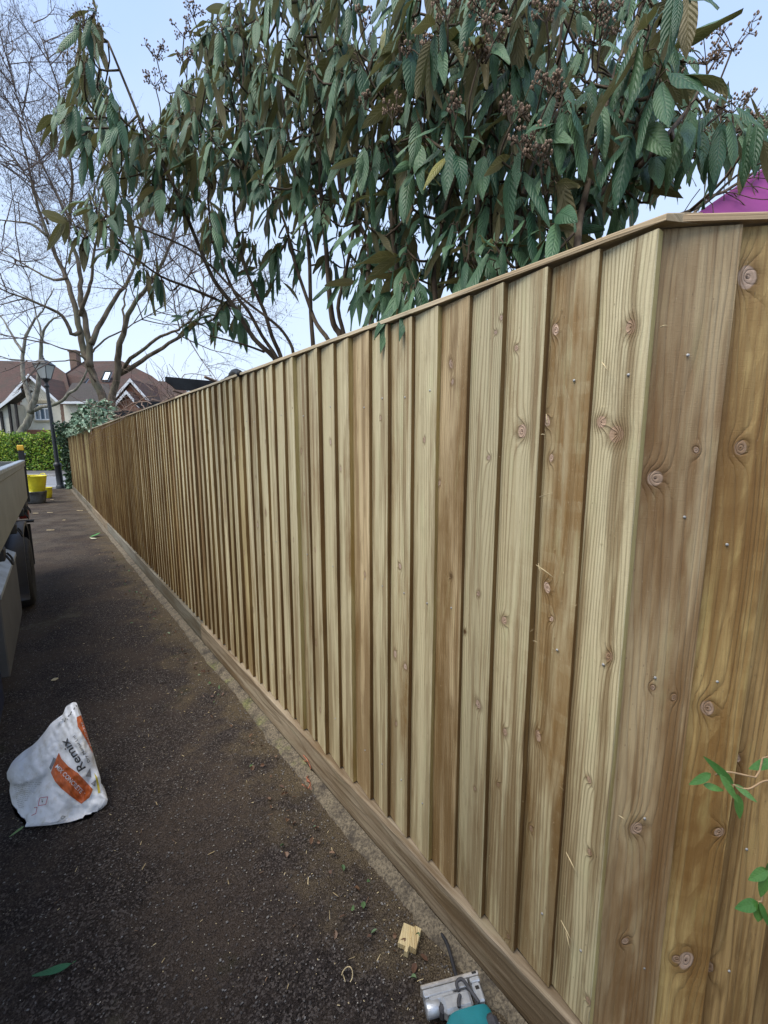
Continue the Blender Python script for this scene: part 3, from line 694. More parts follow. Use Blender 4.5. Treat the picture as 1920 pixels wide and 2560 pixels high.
# ------------------------------------------------------------------ bare trees
def bark(name, a, b):
    g = G(name); p = g.pos(); n = g.noise(g.map(p, (5, 5, 1.6)), 1., 6., None, .65); n2 = g.noise(p, 1.2, 4.)
    c = g.mix(g.mr(n, .35, .68), a, b); c = g.mix(g.m('MULTIPLY', g.mr(n2, .5, .65), .5), c, (.13, .14, .09)); g.bump(n, .7, .02); return g.fin(c, .9, .15)
BK1 = bark('alder_bark', (.075, .058, .04), (.20, .16, .115)); BK2 = bark('pale_bark', (.13, .12, .095), (.30, .28, .23))
TWG = plain('twig_bark', (.15, .115, .10), .9, 3, .35, 0); CAT = plain('catkin', (.05, .026, .024), .9, 9, .4, 0)
def grow(mb, P, r, lev, q, up, budget, cat, spread=1., leadlen=1.):
    """side shoots along the polyline P"""
    n = len(P); L = sum((P[i+1]-P[i]).length for i in range(n-1))
    m = int(L*[3.0, 4.2, 7.5][lev]*budget)
    for k in range(m):
        t = q.uniform(.22, 1.0)**.8; f = t*(n-1); i = min(n-2, int(f)); b = P[i].lerp(P[i+1], f-i)
        ax = (P[i+1]-P[i]).normalized()
        o = ax.orthogonal().normalized(); o.rotate(Matrix.Rotation(q.uniform(0, 2*pi), 3, ax))
        dv = (ax*q.uniform(.35, 1.0)+o*q.uniform(.5, 1.1)*spread+Vector((0, 0, up*q.uniform(.2, 1)))).normalized()
        Ls = [q.uniform(1.5, 3.4), q.uniform(.7, 1.6), q.uniform(.3, 1.05)][lev]*(1.15-.5*t)*leadlen
        st = [6, 4, 3][lev]; Q = [b]; pp = b.copy(); dd = dv.copy()
        for j in range(st):
            dd = (dd+Vector((q.gauss(0, .10), q.gauss(0, .10), q.gauss(0, .08)+up*.12))).normalized(); pp = pp+dd*(Ls/st); Q.append(pp.copy())
        rr = max([.022, .009, .0042][lev]*q.uniform(.7, 1.2), .0032)
        rr = min(rr, r*.7) if lev == 0 else rr
        mb.tube(Q, [rr*(1-.6*j/st) for j in range(st+1)], [5, 3, 3][lev], 0, q.random(), cap=False)
        if lev < 2: grow(mb, Q, rr, lev+1, q, up, budget, cat, spread, leadlen)
        if lev == 2 and cat > 0:
            for c in range(q.choice([0, 0, 1, 1, 2])):
                if q.random() > cat: continue
                e_ = Q[-1-q.randrange(2)]+Vector((q.uniform(-.03, .03), q.uniform(-.03, .03), 0)); l = q.uniform(.05, .10)
                w = .009 if q.random() < .8 else .015
                mb.add([e_, e_+Vector((w, 0, -l*.5)), e_+Vector((-w*.5, w*.8, -l*.5)), e_+Vector((-w*.5, -w*.8, -l*.5)), e_-Vector((0, 0, l))], [(0, 1, 2), (0, 2, 3), (0, 3, 1), (4, 2, 1), (4, 3, 2), (4, 1, 3)], 1, None, q.random())
def s2(l, sc=3.318, ox=0, oy=500): return [(ox+a/sc, oy+b/sc) for a, b in l]
def tree(name_label, cat_, Y, limbs, barkm, q, budget, up, catk, root, leadlen=1., dY=1.):
    o = thing('bare_tree', name_label, 'tree', root, None)
    tr = MB(); cr = MB()
    for (pts, r0, r1, dy, g_) in limbs:
        n = len(pts); P = smooth([atY(x, y, Y+dy*dY*(i/(n-1))) for i, (x, y) in enumerate(pts)], 3)
        m = len(P); P = [p+Vector((q.gauss(0, .02), q.gauss(0, .02), 0)) if 0 < i < m-1 else p for i, p in enumerate(P)]
        k_ = .55 if Y > 25 else .70; tr.tube(P, [k_*(r0+(r1*.55-r0)*(i/(m-1))**.8)*(1+.06*mnoise.noise(P[i]*1.7)) for i in range(m)], 10, 0, q.random())
        if g_: grow(cr, P[int(m*g_[1]):], r0, 0, q, up, budget*g_[0], catk, leadlen=leadlen)
    tr.build('trunk', barkm, o, root); cr.build('crown', [TWG, CAT], o, root); print('crown', len(cr.f))
    return o
YB = 16.3
rootB = atY(268, 1040, YB); rootB.z = 0
LB = [
 ([(268, 1210), (266, 1100), (262, 1012), (240, 960), (226, 918), (208, 868), (196, 810), (182, 745), (165, 695), (140, 640), (118, 580), (95, 520), (80, 460), (62, 380), (48, 300)], .27, .05, 1.5, (.85, .35)),
 ([(272, 1210), (274, 1100), (276, 1015), (290, 955), (296, 900), (300, 860), (312, 820), (330, 770), (372, 712), (400, 670), (430, 600), (450, 520), (470, 420)], .24, .05, -1.5, (.8, .4)),
 ([(226, 918), (222, 860), (212, 800), (203, 750), (200, 700), (190, 640), (172, 590), (176, 520), (180, 440), (165, 340), (150, 240), (120, 140), (75, 40)], .17, .03, .5, (.9, .3)),
 ([(228, 860), (245, 820), (270, 775), (300, 730), (330, 680), (345, 620), (360, 540), (370, 450)], .15, .05, 1.5, (.7, .4)),
 ([(200, 830), (180, 835), (155, 790), (120, 770), (85, 755), (40, 738), (0, 722), (-60, 700)], .11, .04, -1.5, (.8, .2)),
 ([(166, 695), (140, 700), (110, 690), (60, 660), (20, 640), (-50, 610)], .08, .03, .8, (.8, .2)),
 ([(200, 790), (215, 740), (230, 700), (232, 640), (240, 600), (250, 520), (262, 430), (270, 330)], .10, .03, -1., (.8, .25)),
 ([(118, 590), (80, 560), (40, 555), (0, 550), (-60, 560)], .07, .025, 1., (.8, .2)),
 ([(120, 560), (100, 500), (60, 430), (20, 380), (-40, 330)], .06, .02, .5, (1, .2)),
 ([(178, 560), (150, 500), (110, 420), (70, 330), (40, 230), (20, 130)], .06, .02, 0, (1, .15)),
 ([(295, 940), (320, 905), (350, 880), (390, 848), (430, 830), (462, 812), (500, 780), (560, 760), (640, 755)], .11, .03, -2., (.8, .25)),
 ([(300, 935), (340, 912), (390, 880), (440, 848), (480, 820), (500, 790), (505, 740), (510, 680)], .13, .03, -2., (.75, .25)),
 ([(310, 820), (308, 775), (315, 735), (310, 700), (300, 640)], .07, .03, .4, (.7, .3)),
 ([(222, 905), (190, 880), (150, 870), (100, 850), (50, 835)], .06, .02, -1., (.6, .2)),
 ([(240, 955), (200, 905), (160, 902), (110, 905), (60, 900), (0, 895)], .045, .02, -.6, (.45, .2)),
 ([(232, 880), (260, 850), (300, 830), (350, 800), (400, 770), (460, 700), (520, 640)], .05, .02, 2., (.8, .2))]
tree('large bare grey-brown tree behind the fence end with hanging catkins against the left sky', 'tree', YB, LB, BK1, random.Random(4), 1.2, .22, .75, rootB, leadlen=.9)
YA = 31.5
rootA = atY(50, 1090, YA); rootA.z = 0
LA = [
 ([(46, 1150), (50, 1090), (66, 1062), (76, 1040), (80, 1018), (72, 990), (62, 960), (56, 925), (58, 890), (62, 850), (78, 815), (95, 790), (110, 770), (135, 720)], .55, .10, 2., (.5, .4)),
 ([(76, 1032), (86, 1000), (92, 975), (98, 930), (102, 880), (106, 845), (112, 820), (130, 800), (150, 810 - 20)], .40, .12, -1., (.5, .4)),
 ([(86, 1025), (104, 1017), (127, 1014), (154, 1003), (172, 984), (192, 972), (206, 950), (216, 930), (225, 900)], .26, .16, -2., (.2, .6)),
 ([(58, 880), (40, 855), (20, 820), (0, 790), (-40, 760)], .20, .08, 1., (.5, .2)),
 ([(104, 850), (100, 820), (88, 780), (80, 740), (70, 690)], .15, .06, 1., (.5, .2)),
 ([(60, 900), (30, 900), (0, 890), (-60, 880)], .10, .05, -2., (.4, .2))]
tree('smooth pale-trunked bare tree above the hedge with one long low limb crossing the cream gable', 'tree', YA, LA, BK2, random.Random(9), .85, .15, .7, rootA, leadlen=1.35)
# ------------------------------------------------------------------ leafy masses
def leafm(name, a, b, under=None, rough=.45):
    g = G(name); r = g.attr(); c = g.mix(g.white(r), a, b); c = g.mix(g.m('MULTIPLY', g.white(g.m('ADD', r, 2.)), .4), c, [x*.5 for x in a]); return g.fin(c, rough, .4)
def qleaf(mb, p, L, Wd, q, bias=Vector((0, 0, .4)), mat=0, rnd=None):
    n = (Vector((q.gauss(0, 1), q.gauss(0, 1), q.gauss(0, 1))).normalized()+bias).normalized(); t = n.orthogonal().normalized(); t.rotate(Matrix.Rotation(q.uniform(0, 6.28), 3, n)); b = t.cross(n)
    f = n*Wd*.35
    mb.add([p, p+t*L*.3+b*Wd*.5+f, p+t*L*.72+b*Wd*.42+f, p+t*L, p+t*L*.72-b*Wd*.42+f, p+t*L*.3-b*Wd*.5+f, p+t*L*.35, p+t*L*.7], [(0, 6, 1), (6, 7, 2, 1), (7, 3, 2), (0, 5, 6), (6, 5, 4, 7), (7, 4, 3)], mat, None, q.random()*40 if rnd is None else rnd)
HL = [leafm('hedge_leaf_green', (.09, .20, .018), (.20, .36, .035)), leafm('hedge_leaf_lime', (.26, .38, .03), (.42, .48, .06)), leafm('hedge_leaf_bronze', (.17, .10, .025), (.30, .22, .05))]
hd = thing('hedge', 'clipped yellow-green laurel hedge across the road in front of the cream houses', 'hedge', (-24, 29.6, 0))
mb = MB(); q = random.Random(8)
for k in range(15000):
    x = q.uniform(-36, -12); side = q.random()
    topz = 2.45+.32*mnoise.noise(Vector((x*.7, 0, 0)))+.15*mnoise.noise(Vector((x*2.7, 5, 0)))-.25*(x > -19)
    if side < .72: z = q.uniform(.12, topz); y = 28.7+.30*mnoise.noise(Vector((x*.8, z*.9, 2)))+q.uniform(-.12, .15)
    else: z = topz+q.uniform(-.15, .12); y = q.uniform(28.7, 30.1)
    br = mnoise.noise(Vector((x*.45, z*.5, 9))); m = 2 if (br > .28 and q.random() < .5 and z > .9) else (1 if q.random() < .33+.25*(z/2.5) else 0)
    qleaf(mb, Vector((x, y, z)), q.uniform(.10, .19), q.uniform(.06, .10), q, Vector((0, -.7, .7)), m)
mb.build('foliage', HL, hd, (-24, 29.4, 1.2))
mb = MB()
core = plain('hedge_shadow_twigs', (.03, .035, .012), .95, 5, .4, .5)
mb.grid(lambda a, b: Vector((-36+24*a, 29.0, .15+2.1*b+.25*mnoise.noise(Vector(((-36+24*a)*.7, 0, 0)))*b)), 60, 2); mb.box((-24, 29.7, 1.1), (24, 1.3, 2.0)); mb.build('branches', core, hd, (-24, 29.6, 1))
# ivy
IV = [leafm('ivy_leaf_dark', (.025, .06, .025), (.07, .13, .06)), leafm('ivy_leaf_pale', (.14, .24, .14), (.36, .46, .32)), plain('ivy_stem_bark', (.10, .07, .045), .9, 9, .4, .4)]
iv = thing('ivy', 'mound of pale green ivy spilling over the far end of the fence top', 'ivy', FP(17, FD+.5, 0)); mb = MB(); q = random.Random(12)
for k in range(5200):
    s = q.uniform(10.8, 21.0); hh = interp(s, [(10.6, .02), (11.6, .30), (13, .62), (14.6, .85), (16.5, .78), (18.5, .5), (19.8, .55), (21, .35)])*(1+.35*mnoise.noise(Vector((s*1.6, 0, 0))))
    a = q.uniform(0, pi); rr = q.uniform(.86, 1.06); n_ = FD+.42+.55*cos(a)*rr; z = 1.9+hh*sin(a)*rr
    if n_ < FD and z < 1.99: continue
    qleaf(mb, FP(s, n_, z), q.uniform(.08, .15), q.uniform(.07, .12), q, Vector((-.5, -.7, .9)), 1 if q.random() < (.68 if s < 17.5 else .2) else 0)
for s in [x*.5+12.2 for x in range(18)]: mb.tube(smooth([FP(s, FD+.5, 0), FP(s+.1, FD+.45, 1.2), FP(s-.2, FD+.4, 2.0), FP(s, FD+.2, 2.3)], 3), .02, 5, 2)
mb.build('foliage', IV, iv, FP(17, FD+.5, 2))
iv2 = thing('ivy', 'dark ivy column climbing the end post of the fence beside the lamp', 'ivy', FP(20.7, FD, 0)); mb = MB()
for k in range(2600):
    z = q.uniform(.0, 2.55); a = q.uniform(0, 6.28); r_ = .20+.10*mnoise.noise(Vector((a, z*2, 0)))+q.uniform(-.05, .05)+.12*(z > 1.7)
    qleaf(mb, FP(20.74+r_*cos(a)*1.1, FD+.05+r_*sin(a), z), q.uniform(.06, .12), q.uniform(.05, .10), q, Vector((-.5, -.7, .4)), 1 if q.random() < .2 else 0)
mb.build('foliage', IV, iv2, FP(20.7, FD, 1)); mb = MB()
for k in range(9): mb.tube(smooth([FP(20.7+.02*k, FD+.03*k-.1, 0), FP(20.6+q.uniform(-.1, .2), FD+q.uniform(-.12, .1), .8), FP(20.7+q.uniform(-.1, .1), FD+q.uniform(-.1, .1), 1.6), FP(20.7, FD, 2.3)], 3), .022, 5)
mb.box(FP(20.62, FD+.03, 1.0), (.12, .12, 2.0), D, N); mb.build('stem', IV[2], iv2, FP(20.7, FD, 0))
# bare climber tangle behind the fence
VN = plain('climber_bark', (.20, .135, .10), .9, 4, .35, 0)
cl = thing('bare_climber', 'tangle of bare pinkish-brown climbing stems over the black pergola behind the fence', 'climber', FP(8.5, FD+1.2, 0)); mb = MB(); q = random.Random(31)
for k in range(420):
    s = q.triangular(4.6, 13.5, 9); n_ = FD+q.uniform(.15, 2.2); z = 1.9+q.uniform(-.15, .45); p = FP(s, n_, z); d_ = Vector((q.gauss(0, 1), q.gauss(0, 1), q.gauss(.45, .55))).normalized(); P = [p]
    for j in range(7): d_ = (d_+Vector((q.gauss(0, .3), q.gauss(0, .3), q.gauss(-.04, .25)))).normalized(); p = p+d_*q.uniform(.07, .17); P.append(p)
    rr = q.choice([.003, .003, .005, .008]); mb.tube(P, [rr*(1-.08*j) for j in range(8)], 4, 0, q.random(), cap=False)
for k in range(12): s = q.uniform(5, 13); mb.tube(smooth([FP(s, FD+1.4, 0), FP(s+.2, FD+1.3, 1.2), FP(s-.2, FD+1.1, 2.1), FP(s-.6, FD+.5, 2.3)], 3), .016, 5)
mb.build('stems', VN, cl, FP(8.5, FD+1.2, 2))
# pergola
PB = plain('black_stained_timber', (.016, .018, .019), .7, 12, .5, .3)
pg = thing('pergola', 'black stained garden pergola with shaped rafter ends showing above the fence', 'pergola', FP(6.5, FD+1.6, 0))
def rafter(s, z, n0=.18, L=2.4, h=.12):
    mb = MB(); prof = [(0, 0), (0, -.045), (.045, -.075), (.10, -h), (L, -h), (L, 0)]
    mb.prism([FP(s-.022, FD+n0+a, z+b) for a, b in prof], D*.045); mb.build('rafter', PB, pg, FP(s, FD+1.2, z))
for (x, y, n0) in ((413, 942, .16), (335, 1001, .22), (285, 1026, .2)):
    v = ray(x, y); p = C0+v*((FD+n0)/v.dot(N)); rafter(p.dot(D), p.z, n0)
    print('rafter', p.dot(D), p.z)
mb = MB(); mb.box(FP(7.6, FD+2.3, 2.17), (7.2, .05, .14), D, N); mb.build('beam', PB, pg, FP(7.6, FD+2.3, 2.1))
for s in (4.3, 11): mb = MB(); mb.box(FP(s, FD+2.3, 1.05), (.1, .1, 2.1), D, N); mb.build('post', PB, pg, FP(s, FD+2.3, 0))
# black hose looped over the fence top
mb = MB(); rub = plain('black_rubber', (.018, .018, .02), .55, 20, .3, .1)
mb.tube(smooth([atN(575, 950, FD+.10), atN(578, 938, FD+.06), atN(586, 930, FD+.02), atN(594, 930, FD+.0), atN(600, 935, FD-.02)+Vector((0, 0, .0))], 4), [.018]*17, 8)
mb.tube(smooth([atN(556, 956, FD+.12), atN(568, 946, FD+.1), atN(580, 941, FD+.08), atN(592, 936, FD+.04)], 4), .013, 8)
tag(mb.build('hose', rub, origin=atN(585, 940, FD+.04)), 'black rubber hose looped over the capping rail beside the shrub stems', 'hose')
# ------------------------------------------------------------------ purple gazebo
pc = plain('purple_canvas', (.20, .026, .15), .75, 2, .15, .15)
gz_ = thing('gazebo', 'purple canvas gazebo roof rising behind the fence return', 'gazebo', (3.1, 4.0, 0))
A = atY(2140, 262, 3.9); L0 = atY(1600, 632, 2.9)
cx, cy = A.x, A.y; hw = A.x-L0.x; ez = L0.z
cor = [Vector((cx-hw, cy-1.1, ez)), Vector((cx+hw, cy-1.1, ez)), Vector((cx+hw, cy+1.1, ez)), Vector((cx-hw, cy+1.1, ez))]; mb = MB()
for k in range(4):
    a, b = cor[k], cor[(k+1) % 4]; mb.grid(lambda u, v, a=a, b=b: (a.lerp(b, u)).lerp(A, v)-Vector((0, 0, .10*sin(pi*u)*(1-v)*sin(pi*min(1, v+.35)))), 10, 8, smooth=True)
mb.build('canopy', pc, gz_, A)
for k in range(4):
    a, b = cor[k], cor[(k+1) % 4]; mb = MB(); mb.prism([a, b, b-Vector((0, 0, .22)), a-Vector((0, 0, .22))], (b-a).cross(Z).normalized()*.004); mb.build('valance', pc, gz_, (a+b)/2)
    mb = MB(); mb.box((a.x+(.04 if a.x < cx else -.04), a.y+(.04 if a.y < cy else -.04), ez/2), (.05, .05, ez)); mb.build('pole', nailm, gz_, (a.x, a.y, 0))
# bare creeper lying on its hip
mb = MB(); q = random.Random(3); P = [cor[0].lerp(A, t)+Vector((q.uniform(-.02, .02), -.03, .02+q.uniform(-.02, .03))) for t in [i/14 for i in range(15)]]
mb.tube(P, .010, 5); 
for k in range(46):
    p = P[q.randrange(14)]; d_ = Vector((q.uniform(-.2, 1), q.uniform(-.3, .1), q.uniform(-.8, .35))).normalized(); Q = [p]
    for j in range(5): d_ = (d_+Vector((q.gauss(0, .3), q.gauss(0, .15), q.gauss(0, .3)))).normalized(); p = p+d_*.06; Q.append(p)
    mb.tube(Q, .003, 3, cap=False)
tag(mb.build('bare_creeper', barkv, origin=cor[0]), 'thin dark bare creeper stems trailing along the edge of the purple gazebo', 'creeper')
# ------------------------------------------------------------------ street lamp
LP_ = thing('street_lamp', 'black heritage street lamp with tapered lantern at the end of the driveway', 'street lamp', (-12.72, 16.9, 0))
LPB = plain('black_cast_iron', (.022, .025, .028), .45, 20, .3, .1); lpt = Vector((-.115, 0, 4.15)).normalized(); lpo = Vector((-12.72, 16.9, 0))
def LB_(prof, nm, m=LPB, n=20):
    mb = MB(); mb.lathe(prof, lpo, n, A=lpt); mb.build(nm, m, LP_, lpo+lpt*prof[0][1])
LB_([(.15, 0), (.15, .10), (.125, .13), (.115, .16), (.11, .85), (.135, .88), (.14, .94), (.12, .98), (.09, 1.02)], 'base')
LB_([(.075, 1.0), (.066, 2.4), (.055, 3.85)], 'post')
LB_([(.055, 3.85), (.085, 3.87), (.085, 3.93), (.055, 3.97), (.05, 4.03), (.07, 4.07), (.10, 4.12), (.15, 4.15), (.15, 4.18), (0, 4.18)], 'collar')
mb = MB(); gl = G('lantern_glass'); gl.b.inputs['Transmission Weight'].default_value = .35; GL = gl.fin((.62, .64, .60), .35, .5)
c4 = lambda h, r: [lpo+lpt*h+Vector((i*r, j*r, 0)) for i, j in ((-1, -1), (1, -1), (1, 1), (-1, 1))]
a_, b_ = c4(4.18, .115), c4(4.68, .235)
mb.add(a_+b_, [(k, (k+1) % 4, 4+(k+1) % 4, 4+k) for k in range(4)]); mb.build('lantern_glass', GL, LP_, lpo+lpt*4.4); mb = MB()
for k in range(4): mb.tube([a_[k], b_[k]], .014, 6); mb.tube([a_[k], a_[(k+1) % 4]], .014, 6); mb.tube([b_[k], b_[(k+1) % 4]], .018, 6)
mb.build('lantern_frame', LPB, LP_, lpo+lpt*4.4)
mb = MB(); t1, t2 = c4(4.69, .27), c4(4.86, .10); mb.add(t1+t2, [(k, (k+1) % 4, 4+(k+1) % 4, 4+k) for k in range(4)]+[(4, 5, 6, 7), (3, 2, 1, 0)]); mb.lathe([(.06, 4.86), (.05, 4.93), (.02, 4.96), (.035, 5.0), (0, 5.06)], lpo, 10, A=lpt); mb.build('lantern_roof', LPB, LP_, lpo+lpt*4.7)
# ------------------------------------------------------------------ houses across the road
rend = plain('cream_render', (.62, .59, .49), .9, 2, .06, .1); whp = plain('white_painted_wood', (.72, .74, .76), .5, 6, .06, 0)
def bricks(name, a, b, mo, sc=1.):
    g = G(name); p = g.sep(g.pos()); n = g.t.nodes.new('ShaderNodeTexBrick'); g.put(n.inputs['Vector'], g.comb(g.m('ADD', p[0], p[1]), p[2], 0)); n.inputs['Scale'].default_value = sc
    for i, c in (('Color1', a), ('Color2', b), ('Mortar', mo)): n.inputs[i].default_value = (*c, 1)
    n.inputs['Brick Width'].default_value = .23; n.inputs['Row Height'].default_value = .075; n.inputs['Mortar Size'].default_value = .006; n.offset = .5
    c = g.mix(g.m('MULTIPLY', g.mr(g.noise(g.pos(), 1.2, 4.), .45, .7), .4), n.outputs[0], [x*.6 for x in a]); return g.fin(c, .85, .3)
brk = bricks('red_brick', (.30, .11, .06), (.22, .085, .05), (.30, .26, .2)); brk2 = bricks('quoin_brick', (.21, .12, .09), (.16, .09, .065), (.3, .27, .22))
def tiles(name, a, b):
    g = G(name); P = g.pos(); p = g.sep(P); n = g.t.nodes.new('ShaderNodeTexBrick'); g.put(n.inputs['Vector'], g.comb(g.m('ADD', p[0], g.m('MULTIPLY', p[1], .01)), p[2], 0)); n.inputs['Scale'].default_value = 1
    for i, c in (('Color1', a), ('Color2', b), ('Mortar', [x*.45 for x in a])): n.inputs[i].default_value = (*c, 1)
    n.inputs['Brick Width'].default_value = .17; n.inputs['Row Height'].default_value = .085; n.inputs['Mortar Size'].default_value = .008; n.offset = .5
    c = g.mix(g.m('MULTIPLY', g.mr(g.noise(P, .8, 5., None, .65), .4, .65), .55), n.outputs[0], (.05, .045, .035)); return g.fin(c, .85, .3)
rt = tiles('clay_roof_tiles', (.105, .058, .046), (.075, .044, .037)); rt2 = tiles('dark_roof_tiles', (.075, .062, .055), (.05, .043, .04))
glz = G('window_glass'); GLZ = glz.fin((.10, .14, .18), .08, .8)
dkw = plain('dark_timber', (.03, .025, .022), .7, 8, .3, .1); stn = plain('tan_stone', (.42, .36, .25), .85, 4, .12, .1); lead = plain('rooflight_glass', (.45, .55, .62), .12, 4, .1, 0)
hA = lambda x, y, Y=40.: atY(x/5.53, 880+y/5.53, Y)
def slab(pts, mat, nm, par, th=.18, back=None):
    mb = MB(); n = (pts[1]-pts[0]).cross(pts[-1]-pts[0]).normalized()
    if n.z > 0: n = -n
    mb.prism(pts, n*th); o = mb.build(nm, mat, par, sum(pts, Vector())/len(pts)); return o
def wallp(poly, d, mat, nm, par):
    mb = MB(); mb.prism(poly, Vector((0, d, 0))); return mb.build(nm, mat, par, sum(poly, Vector())/len(poly))
house = thing('house', 'cream rendered house with brick quoins and steep red-brown tiled roof behind the hedge', 'house', (-33, 42, 0))
def g0(p): q = p.copy(); q.z = 0; return q
pl, pr_, ap = hA(110, 722), hA(870, 690), hA(460, 318)
yb = hA(400, 1075).z
wl_, wr_ = hA(225, 700), hA(872, 700)
sl = lambda x: ap.z+(x-ap.x)*((pl.z-ap.z)/(pl.x-ap.x) if x < ap.x else (pr_.z-ap.z)/(pr_.x-ap.x))
wallp([Vector((wl_.x, 40, yb)), Vector((wr_.x, 40, yb)), Vector((wr_.x, 40, sl(wr_.x)-.1)), Vector((ap.x, 40, ap.z-.12)), Vector((wl_.x, 40, sl(wl_.x)-.1))], 7.5, rend, 'wall', house)
wallp([Vector((wl_.x-.03, 39.95, 0)), Vector((wr_.x+.03, 39.95, 0)), Vector((wr_.x+.03, 39.95, yb)), Vector((wl_.x-.03, 39.95, yb))], 7.5, brk, 'plinth', house)
for (a, b) in ((pl, ap), (ap, pr_)):
    A0, B0 = Vector((a.x, 39.45, a.z)), Vector((b.x, 39.45, b.z)); slab([A0, B0, B0+Vector((0, 8, 0)), A0+Vector((0, 8, 0))], rt, 'roof', house, .12)
    mb = MB(); mb.prism([A0+Vector((0, -.04, .02)), B0+Vector((0, -.04, .02)), B0+Vector((0, -.04, -.26)), A0+Vector((0, -.04, -.26))], Vector((0, .05, 0))); mb.build('bargeboard', whp, house, (A0+B0)/2)
# quoins
for (xc, w_, y0, y1, Yq) in ((885, .62, 705, 1075, 39.97), (238, .5, 650, 1075, 39.97)):
    mb = MB(); c = hA(xc, y0); zb = hA(xc, y1).z; z = zb; k = 0
    while z < c.z: mb.box((c.x+(.06 if k % 2 else -.04), Yq, z+.11), (w_+(.16 if k % 2 else 0), .08, .22)); z += .222; k += 1
    mb.build('quoin', brk2, house, (c.x, Yq, (zb+c.z)/2))
def window(x0, y0, x1, y1, Y, par, nl=3, m=GLZ, st=True):
    a, b = hA(x0, y1, Y), hA(x1, y0, Y); w_, h_ = b.x-a.x, b.z-a.z; cx, cz = (a.x+b.x)/2, (a.z+b.z)/2
    mb = MB()
    for i in range(nl+1): mb.box((a.x+w_*i/nl, Y-.05, cz), (.09, .09, h_))
    for zz in (a.z, b.z, a.z+h_*.72): mb.box((cx, Y-.052, zz), (w_+.09, .085, .09))
    f = mb.build('window', whp, par, (cx, Y, cz)); mb = MB(); mb.box((cx, Y-.015, cz), (w_-.02, .05, h_-.02)); mb.build('pane', m, f, (cx, Y-.01, cz))
    if st:
        mb = MB(); mb.box((cx, Y-.06, b.z+.22), (w_+.3, .16, .26)); mb.build('lintel', stn, par, (cx, Y, b.z+.2)); mb = MB(); mb.box((cx, Y-.08, a.z-.13), (w_+.3, .2, .14)); mb.build('sill', stn, par, (cx, Y, a.z-.1))
window(505, 725, 690, 935, 40., house)
# main roof behind, hipped to the right
E0, E1 = hA(-700, 700, 41), hA(1000, 690, 41); R0, R1 = hA(-700, 100, 47), hA(690, 140, 47); HP = hA(905, 292, 44.5)
slab([E0, E1, HP, R1, R0], rt, 'roof', house, .15)
slab([R0, R1, Vector((R1.x+1, 53, E0.z)), Vector((R0.x, 53, E0.z))], rt, 'roof', house, .15)
wallp([Vector((E0.x, 41.3, 0)), Vector((wl_.x, 41.3, 0)), Vector((wl_.x, 41.3, E0.z)), Vector((E0.x, 41.3, E0.z))], 11, rend, 'wall', house)
# left projecting bay with dark corner posts
a, b = hA(-420, 760, 38.6), hA(150, 720, 38.6)
wallp([g0(a), g0(b), b, a], 3, rend, 'wall', house)
for x in (10, 118, 212): c = hA(x, 720 if x > 20 else 820, 38.5); mb = MB(); mb.box((c.x, 38.52, c.z/2), (.16, .16, c.z)); mb.build('downpipe', dkw, house, (c.x, 38.5, 0))
A0, B0 = hA(-160, 850, 38.2), hA(290, 505, 38.2); slab([A0, B0, B0+Vector((0, 1.2, 0)), A0+Vector((0, 1.2, 0))], rt2, 'roof', house, .12)
mb = MB(); mb.prism([A0+Vector((0, -.04, .02)), B0+Vector((0, -.04, .02)), B0+Vector((0, -.04, -.3)), A0+Vector((0, -.04, -.3))], Vector((0, .05, 0))); mb.build('bargeboard', whp, house, (A0+B0)/2)
# right extension with white gutter
a, b = hA(875, 730, 39), hA(1500, 725, 39); wallp([g0(a), g0(b), b, a], 6, rend, 'wall', house)
slab([hA(835, 690, 38.6), hA(1560, 690, 38.6), hA(1500, 440, 42.5), hA(1000, 425, 42.5)], rt2, 'roof', house, .12)
a, b = hA(835, 700, 38.5), hA(1560, 700, 38.5); mb = MB(); mb.box(((a.x+b.x)/2, 38.5, a.z), (b.x-a.x, .14, .2)); mb.build('gutter', whp, house, (a+b)/2)
ch_ = hA(1045, 150, 47.5); mb = MB(); mb.box((ch_.x, 47.5, ch_.z-1), (.75, .7, 4.2), bev=.01); mb.box((ch_.x, 47.5, ch_.z+1.15), (.9, .85, .18)); mb.build('chimney', brk2, house, ch_)
hb = thing('house', 'house half hidden by trees, wide dark red roof with two pale rooflights', 'house', (-28, 45, 0))
E0, E1 = hA(860, 660, 42.8), hA(2500, 640, 42.8); R0, R1 = hA(1160, 128, 48), hA(1680, 122, 48)
slab([E0, E1, hA(2100, 330, 46), R1, R0, hA(905, 292, 44.7)], rt, 'roof', hb, .15)
slab([R0, R1, Vector((R1.x+1, 54, E0.z)), Vector((R0.x, 54, E0.z))], rt, 'roof', hb, .15)
wallp([g0(E0)+Vector((.5, .4, 0)), g0(E1)+Vector((-.5, .4, 0)), E1+Vector((-.5, .4, 0)), E0+Vector((.5, .4, 0))], 11, rend, 'wall', hb)
for (x0, y0, x1, y1, Y) in ((1400, 270, 1545, 392, 44.2), (1148, 365, 1222, 440, 43.2)):
    a, b = hA(x0, y1, Y), hA(x1, y0, Y+.7); mb = MB(); mb.prism([a, Vector((b.x, a.y, a.z)), b, Vector((a.x, b.y, b.z))], Vector((0, .1, -.1))); f = mb.build('rooflight', lead, hb, (a+b)/2)
    mb = MB()
    for (p1, p2) in ((a, Vector((b.x, a.y, a.z))), (Vector((b.x, a.y, a.z)), b), (b, Vector((a.x, b.y, b.z))), (Vector((a.x, b.y, b.z)), a)): mb.tube([p1+Vector((0, -.03, .02)), p2+Vector((0, -.03, .02))], .06, 4)
    mb.build('frame', dkw, f, (a+b)/2)
hC = lambda x, y, Y=37.: atY(180+x/3.606, 850+y/3.606, Y)
